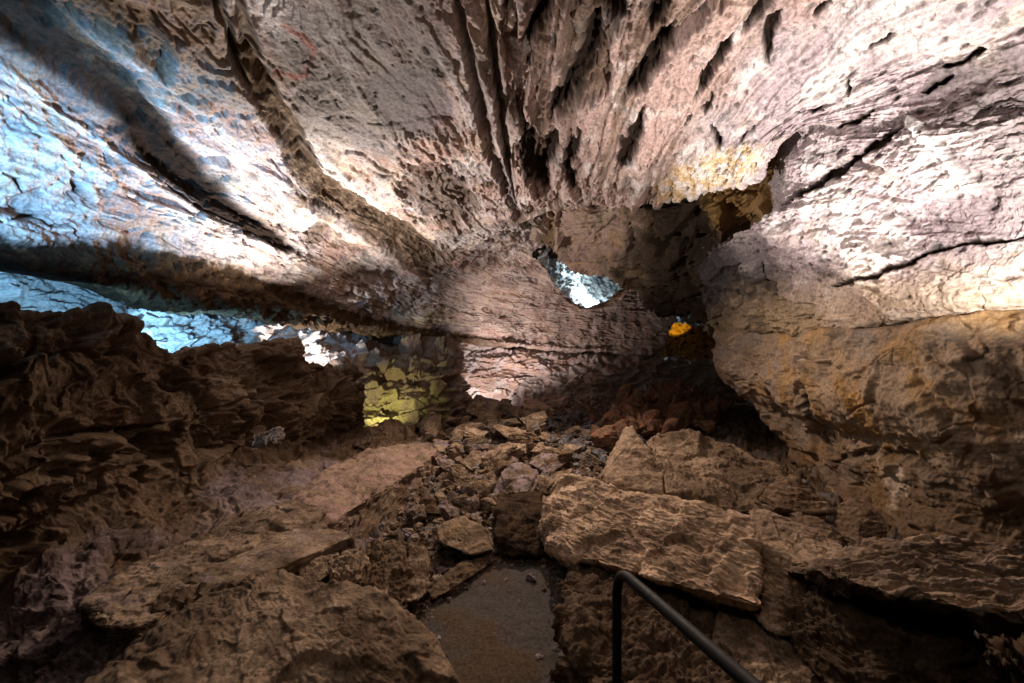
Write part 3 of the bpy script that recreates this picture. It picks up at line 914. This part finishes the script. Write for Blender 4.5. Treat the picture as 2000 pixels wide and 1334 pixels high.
def rock_data(pts, n=6, bed=(0, .25, 1), seed=0.0, rough=1.0, layer=1.0, pal=('choc', 'brown', 'sand'), p=22, knob=0.0, amp=None, tone=1.0, band=7.0):
    pts = np.array(pts, float)
    c, N, D = hull_planes(pts)
    q = pts - c
    w_, E = np.linalg.eigh(q.T @ q / len(q))
    sc3 = np.sqrt(np.maximum(w_, 1e-6)) * 1.6
    V, Fc = ico(n)
    m = (V * sc3) @ E.T
    dn = m @ N.T
    t = np.where(dn > 1e-6, D / np.maximum(dn, 1e-6), 1e6)
    t = (np.minimum(t, 1e5) ** -p).sum(1) ** (-1 / p)
    Q = m * t[:, None] + c
    # flip faces outwards if the mirrored axes turned them
    if np.linalg.det(E) < 0:
        Fc = Fc[:, ::-1]
    NN = vnormals(Q, Fc)
    size = float(np.cbrt(np.prod(sc3)))
    A = size if amp is None else amp
    bed = np.array(bed, float); bed /= np.linalg.norm(bed)
    S = Q + seed
    wp = warp(S, 1.5 / size, size * .05, 2, seed)
    h = (S + wp) @ bed
    lat = (S + wp) - h[:, None] * bed
    st = lat * (.9 / size) + bed * (h * band / size)[:, None]
    f1 = fbm(st, 1.0, 4, .55, 3.0 + seed)
    pl = plates(f1 + .5, 6, .3)
    big = fbm(S, 1.2 / size, 3, .5, 9.0)
    fine = ridged(S, 5.0 / size, 5, .6, 2.0)
    grit = fbm(S, 26.0, 4, .65, 4.0)
    wq = S + warp(S, 4 / size, size * .06, 2, 5)
    h1, v1 = facets(wq, 1.5 / size, seed); h2, v2 = facets(wq, 4.2 / size, seed + 5); h3, v3 = facets(wq, 11 / size, seed + 9)
    d = big * .16 * A * rough + (pl - .5) * .26 * A * layer + (fine - .45) * .03 * A * rough + grit * .008 * rough + (h1 * .16 + h2 * .07 + h3 * .025) * A * rough
    if knob:
        F1, F2, cid = worley(S, 3.2 / size)
        G1, G2, gid = worley(S, 8 / size)
        d = d + ((.5 - F1) * .25 + (.5 - G1) * .10) * A * knob
    Q = Q + NN * d[:, None]
    n1 = fbm(S, 1.4 / size, 4, .6, 14.0); n2 = fbm(S, 6 / size, 4, .6, 24.0)
    cc = mix(C[pal[0]], C[pal[1]], ss(-.2, .3, n1))
    cc = mix(cc, C[pal[2]], ss(.0, .45, f1 * .6 + .5 * n2 + .3 * grit) * .55)
    cc = mix(cc, C['dark'], ss(.1, .4, .45 - fine + grit * .5 - .3 * (pl - .5)) * .55) * tone * (.75 + .45 * v2)[..., None]
    return Q, Fc, cc


def rock(name, label, front, ext, cat='boulder', group=None, **kw):
    """a boulder from the corners of its visible side and the vector of its thickness"""
    A = np.array([P(*q) for q in front])
    A = np.concatenate([A, A + np.array(ext)])
    Q, Fc, cc = rock_data(A, **kw)
    base = np.array([Q[:, 0].mean(), Q[:, 1].mean(), Q[:, 2].min()])
    o = mesh_from(name, Q - base, Fc, cc, M_STONE)
    o.location = base
    return tag(o, label, cat, group)


rock('stone_slab', 'largest layered brown slab tilted beside the end of the path, above the handrail',
     [(1100, 925, 3.2), (1290, 962, 2.75), (1480, 1008, 2.3), (1500, 1195, 1.85), (1400, 1165, 1.95), (1200, 1108, 2.3), (1068, 1082, 2.65), (1062, 1000, 2.9)],
     (0, .35, -.2), cat='rock slab', n=8, bed=(.6, .6, .5), band=6, seed=1.3, rough=.7, layer=.34, pal=('sand', 'choc', 'pink'), p=30, tone=1.9)
rock('stone_slab', 'pale brown slab sloping down to the right from the end of the largest slab',
     [(1475, 988, 2.6), (1560, 1020, 2.5), (1680, 1090, 2.2), (1690, 1110, 2.1), (1600, 1120, 2.05), (1490, 1080, 2.2)],
     (0, .15, -.3), cat='rock slab', n=7, bed=(.2, -.3, 1), seed=2.3, rough=.4, layer=.5, pal=('sand', 'sand', 'choc'), p=30)
rock('boulder', 'angular brown block under the sloping slab, right of the largest slab',
     [(1498, 1085, 2.15), (1590, 1130, 2.0), (1640, 1230, 1.85), (1612, 1262, 1.8), (1500, 1240, 1.82)],
     (0, .5, 0), n=7, bed=(.1, .2, 1), seed=3.1, rough=.7, layer=.5, pal=('choc', 'sand', 'brown'), tone=1.15)
rock('stone_slab', 'dark layered slab reaching out of the photo at the lower right',
     [(1600, 1112, 1.75), (1680, 1075, 1.9), (1790, 1048, 2.0), (2050, 1075, 1.9), (2250, 1090, 1.8), (2250, 1260, 1.35), (2000, 1215, 1.4), (1850, 1175, 1.5), (1700, 1150, 1.6)],
     (.05, .3, -.18), cat='rock slab', n=8, bed=(.05, .8, 1), band=11, seed=4.7, rough=.6, layer=.8, pal=('choc', 'sand', 'purple'), p=26)
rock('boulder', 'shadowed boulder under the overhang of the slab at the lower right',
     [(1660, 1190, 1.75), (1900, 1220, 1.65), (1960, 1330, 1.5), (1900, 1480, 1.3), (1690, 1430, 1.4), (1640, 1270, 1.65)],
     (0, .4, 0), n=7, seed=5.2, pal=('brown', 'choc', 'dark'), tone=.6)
rock('boulder', 'pointed pyramid shaped stone standing behind the largest slab',
     [(1235, 833, 3.9), (1182, 932, 3.45), (1297, 910, 3.55), (1296, 965, 3.2), (1240, 955, 3.25), (1190, 1010, 3.4), (1300, 1020, 3.25)],
     (.06, .45, -.1), n=7, seed=6.4, rough=.35, layer=.2, pal=('sand', 'sand', 'choc'), p=40)
rock('boulder', 'small block split off the right side of the pyramid shaped stone',
     [(1306, 907, 3.4), (1352, 960, 3.15), (1300, 962, 3.2), (1360, 1000, 3.15), (1300, 1000, 3.2)],
     (.05, .2, 0), n=6, seed=7.4, rough=.35, layer=.2, pal=('sand', 'choc', 'choc'), p=40)
rock('boulder', 'broad low boulder behind the pyramid shaped stone, before the dark passage',
     [(1268, 852, 4.4), (1350, 845, 4.4), (1420, 858, 4.25), (1545, 918, 3.75), (1552, 960, 3.5), (1480, 1005, 3.1), (1350, 990, 3.25), (1290, 930, 3.65)],
     (.1, .5, -.4), n=8, seed=8.2, rough=.7, tone=.8, layer=.4, bed=(.3, -.2, 1), pal=('choc', 'sand', 'brown'), p=26)
rock('boulder', 'thin pointed shard under the right wall beside the broad low boulder',
     [(1500, 962, 3.25), (1552, 925, 3.45), (1632, 998, 3.05), (1590, 1006, 3.0), (1520, 992, 3.05)],
     (0, .3, -.2), n=6, seed=9.9, rough=.6, layer=.4, pal=('brown', 'choc', 'sand'))
rock('boulder', 'rounded fragment wedged behind the pale sloping slab',
     [(1540, 998, 3.0), (1590, 1005, 2.95), (1670, 1052, 2.75), (1674, 1090, 2.65), (1620, 1070, 2.6)],
     (0, .25, -.3), n=6, seed=10.9, rough=.6, layer=.4, pal=('choc', 'choc', 'sand'))
rock('boulder', 'upright oval stone standing in the dark gap at the foot of the right wall',
     [(1700, 992, 2.75), (1725, 1005, 2.7), (1737, 1050, 2.6), (1725, 1085, 2.55), (1690, 1090, 2.55), (1675, 1060, 2.6), (1678, 1010, 2.7)],
     (.02, .2, 0), n=6, seed=11.9, rough=.6, layer=.3, pal=('choc', 'brown', 'sand'))
rock('boulder', 'knobbly dark boulder behind the bend of the handrail',
     [(1118, 1215, 2.1), (1155, 1150, 2.3), (1300, 1175, 2.2), (1395, 1215, 2.05), (1445, 1290, 1.8), (1470, 1420, 1.45), (1110, 1420, 1.5), (1102, 1260, 1.75)],
     (0, .3, 0), n=8, seed=12.4, rough=1.0, layer=.15, knob=.9, pal=('choc', 'brown', 'sand'), tone=.7)
rock('boulder', 'broken dark chunk at the bottom edge between the handrail and the lower right slab',
     [(1490, 1275, 1.8), (1620, 1235, 1.85), (1692, 1334, 1.65), (1690, 1480, 1.4), (1480, 1480, 1.4)],
     (0, .3, 0), n=7, seed=13.4, rough=.9, layer=.4, pal=('choc', 'sand', 'brown'))
rock('boulder', 'big rounded foreground boulder left of the path',
     [(370, 1165, 2.05), (540, 1100, 2.3), (620, 1115, 2.25), (720, 1170, 2.15), (830, 1195, 2.0), (905, 1334, 1.78), (925, 1500, 1.5), (60, 1500, 1.25), (230, 1260, 1.75)],
     (-.2, .3, -.4), n=8, seed=14.4, rough=1.2, layer=.35, bed=(.6, .5, 1), pal=('choc', 'sand', 'brown'), amp=.22)
rock('stone_slab', 'long flat pinkish slab lying on the left slope above the gully',
     [(545, 1000, 3.1), (585, 955, 3.55), (650, 905, 4.3), (705, 878, 4.9), (790, 866, 5.5), (860, 872, 5.5), (835, 900, 4.9), (770, 928, 4.35), (700, 975, 3.65), (655, 1015, 3.2), (610, 1040, 2.98), (560, 1030, 2.98)],
     (0, .05, -.16), cat='rock slab', n=7, seed=15.4, rough=1.0, layer=.4, pal=('pink', 'sand', 'choc'), amp=.3, p=34, tone=.75)
rock('stone_slab', 'lower narrow slab lying in front of the long flat pinkish slab',
     [(370, 1150, 2.2), (380, 1108, 2.4), (560, 1035, 2.85), (640, 1030, 2.95), (692, 1045, 2.85), (600, 1085, 2.5), (480, 1115, 2.3), (400, 1168, 2.1)],
     (0, .05, -.14), cat='rock slab', n=7, seed=16.4, rough=.5, layer=.3, pal=('choc', 'sand', 'purple'), amp=.14, p=30)
rock('stone_slab', 'broad dusty slab sloping up the left side from the big foreground boulder to the long flat pinkish slab',
     [(150, 1175, 2.0), (300, 1075, 2.5), (420, 1030, 2.8), (560, 975, 3.35), (640, 985, 3.25), (620, 1040, 2.9), (540, 1070, 2.65), (380, 1140, 2.25), (280, 1220, 1.95), (200, 1230, 1.9)],
     (0, .05, -.16), cat='rock slab', n=8, seed=36.4, rough=.9, layer=.5, pal=('choc', 'sand', 'purple'), amp=.2, p=26)
rock('stone_slab', 'short flat slab at the far end of the left slope',
     [(800, 862, 6.2), (830, 846, 6.7), (885, 856, 6.5), (868, 880, 5.7), (815, 885, 5.6)],
     (0, .1, -.2), cat='rock slab', n=6, seed=17.4, rough=.35, layer=.25, pal=('purple', 'sand', 'choc'))
rock('boulder', 'yellowish brown boulder lying above the end of the path',
     [(850, 1030, 3.1), (900, 1010, 3.2), (950, 1040, 3.05), (962, 1075, 2.9), (920, 1084, 2.85), (860, 1062, 2.9)],
     (0, .25, -.1), n=6, seed=18.4, rough=.5, layer=.1, pal=('sand', 'choc', 'ochre'), p=30, tone=.8)
rock('boulder', 'dark cube shaped block between the yellowish boulder and the largest slab',
     [(968, 1000, 3.3), (1060, 990, 3.35), (1072, 1050, 3.1), (1060, 1090, 2.9), (990, 1087, 2.95), (966, 1050, 3.0)],
     (0, .4, 0), n=6, seed=19.4, rough=.9, layer=.3, pal=('brown', 'dark', 'choc'), p=28, tone=.6)
rock('boulder', 'large wedge block with a green lit left side against the back wall',
     [(910, 792, 8.8), (930, 770, 9.1), (1000, 788, 9.0), (1024, 820, 8.3), (1000, 836, 8.0), (950, 830, 8.1), (910, 812, 8.5)],
     (.15, .5, -.25), n=7, seed=20.4, rough=.5, layer=.3, pal=('slate', 'sand', 'choc'), p=34)
rock('boulder', 'pale plank shaped stone below the wedge block at the back left',
     [(826, 828, 7.8), (850, 815, 8.1), (905, 806, 8.5), (906, 822, 8.2), (850, 842, 7.6)],
     (.05, .25, -.15), n=6, seed=21.4, rough=.4, layer=.3, pal=('sand', 'sand', 'choc'), p=34)
rock('boulder', 'leaning slab of pale stone rising to the lit alcove at the back',
     [(842, 800, 8.7), (874, 785, 9.1), (915, 766, 9.5), (922, 776, 9.3), (872, 806, 8.6)],
     (.05, .2, -.15), n=6, seed=22.4, rough=.4, layer=.3, pal=('sand', 'sand', 'choc'), p=34)
rock('boulder', 'pale greenish block below the wedge block, facing the gully',
     [(882, 848, 7.0), (900, 835, 7.3), (935, 830, 7.4), (942, 852, 6.9), (905, 870, 6.5), (884, 866, 6.6)],
     (.05, .3, -.15), n=6, seed=23.4, rough=.4, layer=.2, pal=('sand', 'grey', 'ochre'), p=34)
rock('boulder', 'dark jagged boulder at the right foot of the rock bench',
     [(690, 870, 5.6), (720, 832, 6.0), (770, 820, 6.2), (800, 840, 6.0), (790, 880, 5.4), (740, 890, 5.2)],
     (.05, .4, -.2), n=7, seed=24.4, rough=1.2, layer=.3, pal=('brown', 'choc', 'dark'))
rock('boulder', 'brown layered stone leaning on the back wall right of the wedge block',
     [(1020, 790, 9.3), (1040, 775, 9.6), (1085, 800, 9.0), (1075, 815, 8.7), (1030, 806, 8.9)],
     (.05, .4, -.2), n=6, seed=25.4, rough=.5, layer=.4, pal=('sand', 'pink', 'choc'))
rock('boulder', 'round crusted stone lying beside the big foreground boulder',
     [(640, 1110, 2.45), (660, 1088, 2.5), (690, 1085, 2.5), (698, 1115, 2.4), (680, 1150, 2.3), (650, 1150, 2.3)],
     (.0, .2, -.05), n=6, seed=26.4, rough=1.0, layer=.0, knob=.6, pal=('sand', 'choc', 'sand'))
rock('boulder', 'small upright stone between the lower narrow slab and the round crusted stone',
     [(580, 1110, 2.5), (615, 1080, 2.6), (638, 1095, 2.55), (625, 1135, 2.4), (590, 1140, 2.35)],
     (.0, .2, -.05), n=6, seed=27.4, rough=.8, layer=.2, pal=('choc', 'sand', 'choc'))
rock('boulder', 'tall dark stone on the left edge of the path above the big foreground boulder',
     [(785, 1130, 2.5), (800, 1070, 2.8), (835, 1080, 2.75), (845, 1140, 2.5), (820, 1175, 2.3), (780, 1180, 2.3)],
     (-.05, .2, -.05), n=6, seed=28.4, rough=1.0, layer=.2, pal=('brown', 'sand', 'dark'), tone=.8)
rock('boulder', 'long narrow stone edging the path below the yellowish boulder',
     [(835, 1150, 2.55), (880, 1110, 2.75), (960, 1075, 3.0), (965, 1095, 2.9), (900, 1140, 2.6), (845, 1172, 2.45)],
     (-.05, .1, -.12), n=6, seed=29.4, rough=.9, layer=.3, pal=('choc', 'brown', 'sand'))
rock('boulder', 'dark rugged heap of stone left of the tall dark stone, in the gully',
     [(690, 1120, 2.5), (720, 1060, 2.8), (780, 1060, 2.8), (800, 1120, 2.5), (790, 1200, 2.25), (720, 1190, 2.2)],
     (0, .2, -.1), n=7, seed=30.4, rough=1.2, layer=.4, knob=.4, pal=('brown', 'choc', 'sand'))
rock('boulder', 'ribbed greenish stone lying in the dark hollow of the rock bench',
     [(480, 868, 4.0), (500, 852, 4.05), (540, 835, 4.1), (538, 858, 4.0), (505, 876, 3.9)],
     (.0, .15, -.03), n=6, seed=31.4, rough=.8, layer=1.4, bed=(1, 0, .3), pal=('slate', 'grey', 'ochre'))

MID = [(902, 932, 40, 40), (945, 957, 42, 36), (1005, 965, 92, 44), (990, 925, 46, 30), (960, 905, 50, 42), (1035, 850, 48, 34),
       (1022, 872, 56, 28), (1070, 882, 44, 24), (1068, 908, 50, 28), (1110, 905, 36, 30), (1120, 880, 30, 22), (897, 888, 30, 34),
       (925, 895, 34, 30), (985, 892, 54, 28), (940, 875, 26, 20), (1018, 930, 50, 28), (1060, 945, 40, 28), (915, 965, 30, 24),
       (985, 1000, 40, 22), (1050, 985, 50, 26), (870, 905, 34, 40), (1000, 850, 30, 20), (1100, 940, 50, 26), (1150, 905, 36, 24),
       (960, 935, 30, 28), (1035, 1008, 40, 20), (880, 1000, 30, 20), (840, 1005, 34, 20), (855, 975, 26, 20), (900, 985, 30, 18)]
rnd = random.Random(5)


def stone_shape(seed, n, flat=.62, pal=('choc', 'sand', 'brown'), rough=.6):
    rr = np.random.RandomState(seed)
    pts = []
    for k in range(11):
        v = rr.normal(size=3); v /= np.linalg.norm(v)
        pts.append(v * np.array([.5, .42, .5 * flat]) * rr.uniform(.75, 1.15))
    Q, Fc, cc = rock_data(pts, n=n, seed=seed * 1.7, rough=rough, layer=.35, pal=pal, p=36)
    me_o = mesh_from('stone', Q, Fc, cc, M_STONE)
    me = me_o.data
    bpy.data.objects.remove(me_o)
    return me


def put(name, me, px, py, wpx, hpx, label, group, lift=.25, dz=0.0):
    Y = min(CZ * F / max(py + hpx * .4 - 667, 60), 12.5)
    for _ in range(4):
        x = (px - 1000) / F * Y
        hz = float(ground_h(np.array(x), np.array(Y))) + dz
        Y = min((CZ - hz - .02) * F / max(py + hpx * .25 - 667, 60), 12.5)
    s = wpx / F * Y * 1.7
    o = bpy.data.objects.new(name, me)
    col.objects.link(o)
    o.location = ((px - 1000) / F * Y, Y, hz + s * lift * .6)
    o.scale = (s * rnd.uniform(.9, 1.15), s * rnd.uniform(.8, 1.2), s * rnd.uniform(.85, 1.25) * min(1.5, hpx / wpx / .62))
    o.rotation_euler = (rnd.uniform(-.35, .35), rnd.uniform(-.35, .35), rnd.uniform(0, 6.3))
    return tag(o, label, 'stone', group)


mid_shapes = [stone_shape(100 + k, 6, pal=p_) for k, p_ in enumerate([('choc', 'sand', 'brown'), ('sand', 'choc', 'choc'), ('choc', 'purple', 'sand'), ('brown', 'choc', 'sand'), ('sand', 'choc', 'grey'), ('choc', 'grey', 'sand')])]
for k, (x, y, w_, h_) in enumerate(MID):
    put('fallen_stone', mid_shapes[k % 6], x, y, w_, h_, 'brown angular stone, one of the larger ones piled in the middle of the cave floor', 'larger stones piled in the middle of the floor')
sm = [stone_shape(200 + k, 5, pal=p_, rough=.8) for k, p_ in enumerate([('choc', 'sand', 'brown'), ('sand', 'choc', 'choc'), ('choc', 'purple', 'sand'), ('brown', 'choc', 'dark'), ('choc', 'grey', 'sand')])]
red = [stone_shape(300 + k, 5, pal=('choc', 'rust', 'dark'), rough=.8, flat=.9) for k in range(4)]
dk = [stone_shape(400 + k, 5, pal=('slate', 'dark', 'grey'), rough=1.0) for k in range(4)]
for k in range(120):
    y = 800 + 250 * rnd.random() ** 1.2
    x = rnd.gauss(985, 75 + (y - 800) * .25)
    if y > 1000 and x > 960:
        continue
    s = rnd.uniform(9, 24) * (1 + (y - 800) / 300)
    put('rubble_stone', sm[k % 5], x, y, s, s * .7, 'small brown stone in the loose rubble on the cave floor', 'small stones of the loose floor rubble')
for k in range(26):
    x = rnd.uniform(830, 1060); y = rnd.uniform(800, 880)
    s = rnd.uniform(30, 54)
    put('flat_stone', mid_shapes[(1, 4, 5)[k % 3]], x, y, s, s * .45, 'pale flat stone among the slabs heaped in front of the lit alcove', 'pale flat stones heaped before the back wall', dz=rnd.uniform(0, .12))
for k in range(50):
    x = rnd.uniform(1150, 1420); y = 765 + rnd.random() * 75 + max(0, 1230 - x) * .3
    s = rnd.uniform(14, 42)
    put('clinker_stone', red[k % 4], x, y, s, s * .8, 'rough reddish brown stone in the heap before the dark passage', 'reddish stones of the heap before the passage', dz=rnd.uniform(.0, .15))
for k in range(70):
    x = rnd.gauss(1150, 50); y = rnd.uniform(800, 900)
    s = rnd.uniform(9, 24)
    put('slate_stone', dk[k % 4], x, y, s, s * .6, 'small dark slate coloured stone in the dip before the reddish heap', 'dark stones of the dip in the floor')


# loose gravel, beyond counting
def gravel():
    V0, F0 = ico(2)
    Vs = []; Fs = []; Cs = []; nV = 0
    rr = np.random.RandomState(9)
    for k in range(5200):
        y = 1.9 + 8.5 * rr.rand() ** 1.4
        x = rr.normal(0.0, 1.0) * (.35 + y * .16) - .05 * y + .2
        pxx = x / y * F + 1000; pyy = CZ / y * F + 667
        if 820 < pxx < 1115 and pyy > 1085 and pxx > 820 + (1190 - pyy) * 1.6:
            if rr.rand() > .02:
                continue
        s = rr.uniform(.006, .03) * (1 + y * .12)
        if k > 4400:
            e = rr.rand(); e0 = [(850, 1400), (820, 1200), (870, 1150), (1000, 1088), (1070, 1075), (1108, 1160), (1110, 1400)]
            i_ = rr.randint(6); qx = e0[i_][0] + (e0[i_ + 1][0] - e0[i_][0]) * e + rr.normal() * 14; qy = e0[i_][1] + (e0[i_ + 1][1] - e0[i_][1]) * e + rr.normal() * 10
            y = CZ * F / (qy - 667); x = (qx - 1000) / F * y; s = rr.uniform(.004, .018)
        q = V0 * (rr.uniform(.6, 1.2, 3) * np.array([1, 1, .7])) * s
        q = q * (1 + .25 * rr.randn(len(q), 1))
        a_ = rr.uniform(0, 6.3); ca, sa = math.cos(a_), math.sin(a_)
        q = np.stack([q[:, 0] * ca - q[:, 1] * sa, q[:, 0] * sa + q[:, 1] * ca, q[:, 2]], -1)
        q = q + np.array([x, y, float(ground_h(np.array(x), np.array(y))) + s * .3 + .01])
        Vs.append(q); Fs.append(F0 + nV); nV += len(q)
        cc = C[['choc', 'sand', 'grey', 'brown', 'purple'][rr.randint(5)]] * rr.uniform(.6, 1.1)
        Cs.append(np.repeat(cc[None], len(q), 0))
    o = mesh_from('gravel', np.concatenate(Vs), np.concatenate(Fs), np.concatenate(Cs), M_STONE, smooth=False)
    tag(o, 'loose dark gravel scattered over the cave floor', 'gravel', kind='stuff')


gravel()


# ---------------------------------------------------------------- smooth trodden path
def path_mesh():
    poly = [(770, 1195), (870, 1130), (990, 1078), (1075, 1060), (1110, 1120), (1140, 1160), (1150, 1400), (1150, 1700), (860, 1700), (850, 1400), (820, 1260)]
    xs = np.arange(-.62, .36, .006); ys = np.concatenate([np.arange(1.0, 3.3, .008)])
    Y, X = np.meshgrid(ys, xs, indexing='ij')
    S = np.stack([X, Y, X * 0], -1)
    n1 = fbm(S, 2.2, 3, .5, 3); n2 = fbm(S, 11, 4, .6, 13); n3 = fbm(S, 60, 3, .6, 23)
    S[..., 2] = .012 + n1 * .03 + n2 * .012 + n3 * .004
    px, py = proj(S)
    inn = inpoly(px + n2 * 16, py + n2 * 10, poly)
    c = mix(C['grey'] * .4, C['choc'] * .6, ss(-.1, .3, n1))
    c = mix(c, C['sand'] * .5, ss(.1, .5, n2 * .5 + n3 * .9) * .5)
    nv, nu = X.shape
    idx = np.arange(nv * nu).reshape(nv, nu)
    f = np.stack([idx[:-1, :-1], idx[:-1, 1:], idx[1:, 1:], idx[1:, :-1]], -1).reshape(-1, 4)
    f = f[inn.ravel()[f].all(axis=1)]
    m = rock_material('trodden_earth', .5, 1.5, 1.0, .45, .02)
    o = mesh_from('path', S.reshape(-1, 3), f, c.reshape(-1, 3), m)
    tag(o, 'smooth dark trodden path in the bottom middle of the cave', 'path', kind='structure')


path_mesh()


# ---------------------------------------------------------------- handrail
def tube(name, pts, r, mat, parent, seg=20):
    pts = [np.array(p, float) for p in pts]
    V = []; Fc = []
    up = np.array([1.0, .2, 0])
    for i, p in enumerate(pts):
        t = pts[min(i + 1, len(pts) - 1)] - pts[max(i - 1, 0)]
        t /= np.linalg.norm(t)
        a_ = np.cross(t, up); a_ /= np.linalg.norm(a_); b_ = np.cross(t, a_)
        for k in range(seg):
            g = 2 * math.pi * k / seg
            V.append(p + r * (math.cos(g) * a_ + math.sin(g) * b_))
    for i in range(len(pts) - 1):
        for k in range(seg):
            Fc.append((i * seg + k, i * seg + (k + 1) % seg, (i + 1) * seg + (k + 1) % seg, (i + 1) * seg + k))
    return mesh_from(name, np.array(V), np.array(Fc), np.full((len(V), 3), .03), mat, parent=parent)


def handrail():
    m = bpy.data.materials.new('black_painted_steel'); m.use_nodes = True
    nt = m.node_tree; b = nt.nodes['Principled BSDF']
    b.inputs['Base Color'].default_value = (.012, .011, .011, 1); b.inputs['Specular IOR Level'].default_value = .25
    n = nt.nodes.new('ShaderNodeTexNoise'); n.inputs['Scale'].default_value = 60; n.inputs['Detail'].default_value = 5
    tc = nt.nodes.new('ShaderNodeTexCoord'); nt.links.new(tc.outputs['Object'], n.inputs['Vector'])
    mr = nt.nodes.new('ShaderNodeMapRange'); mr.inputs[3].default_value = .5; mr.inputs[4].default_value = .8
    nt.links.new(n.outputs['Fac'], mr.inputs[0]); nt.links.new(mr.outputs[0], b.inputs['Roughness'])
    bp = nt.nodes.new('ShaderNodeBump'); bp.inputs['Strength'].default_value = .15; bp.inputs['Distance'].default_value = .003
    nt.links.new(n.outputs['Fac'], bp.inputs['Height']); nt.links.new(bp.outputs[0], b.inputs['Normal'])
    root = bpy.data.objects.new('handrail', None); col.objects.link(root); root.location = (.32, 1.25, 0)
    tag(root, 'black steel tube handrail bent down to the ground beside the path', 'handrail')
    T = np.array([0, 0, .91]); d = np.array([.103, -.53, .085]); d /= np.linalg.norm(d)
    A = T + np.array([0, 0, -.09]); B = T + d * .09
    bend = [(1 - t) ** 2 * A + 2 * t * (1 - t) * T + t * t * B for t in np.linspace(0, 1, 14)]
    E = T + d * 1.9
    tube('post', [(0, 0, -.05), (0, 0, .4), A * .98, A], .0142, m, root)
    tube('rail', [A] + bend[1:] + [B + d * .4, E], .0145, m, root)
    tube('post', [E + np.array([0, 0, -.0]), E * np.array([1, 1, .5]), E * np.array([1, 1, -.05])], .0165, m, root)
    bm = bmesh.new(); bmesh.ops.create_cone(bm, cap_ends=True, segments=24, radius1=.05, radius2=.046, depth=.012)
    me = bpy.data.meshes.new('base_plate'); bm.to_mesh(me); bm.free(); me.materials.append(m)
    o = bpy.data.objects.new('base_plate', me); col.objects.link(o); o.parent = root; o.location = (0, 0, .006)


handrail()


# ---------------------------------------------------------------- stalactites on the lip of the right vault
def stalactite(px, py, Y, L, r, label):
    V = []; Fc = []; seg = 12; n = 14
    rr = np.random.RandomState(int(px))
    for i in range(n):
        t = i / (n - 1)
        rad = r * (1 - t) ** .7 * (1 + .25 * math.sin(t * 17)) + .002
        cx = .006 * math.sin(t * 6); cy = .006 * math.cos(t * 5)
        for k in range(seg):
            g = 2 * math.pi * k / seg
            q = rad * (1 + .15 * rr.randn())
            V.append((cx + q * math.cos(g), cy + q * math.sin(g), -t * L))
    for i in range(n - 1):
        for k in range(seg):
            Fc.append((i * seg + k, i * seg + (k + 1) % seg, (i + 1) * seg + (k + 1) % seg, (i + 1) * seg + k))
    V = np.array(V)
    o = mesh_from('stalactite', V, np.array(Fc), np.repeat(np.array([[.6, .5, .35]]), len(V), 0), M_ROCK)
    o.location = P(px, py, Y)
    tag(o, label, 'stalactite', 'small stalactites on the vault lip')


stalactite(1471, 300, 3.95, .22, .022, 'thin longest stalactite hanging from the yellow lip of the right vault')
stalactite(1440, 335, 4.15, .17, .03, 'short thick stalactite left of the thin one on the vault lip')
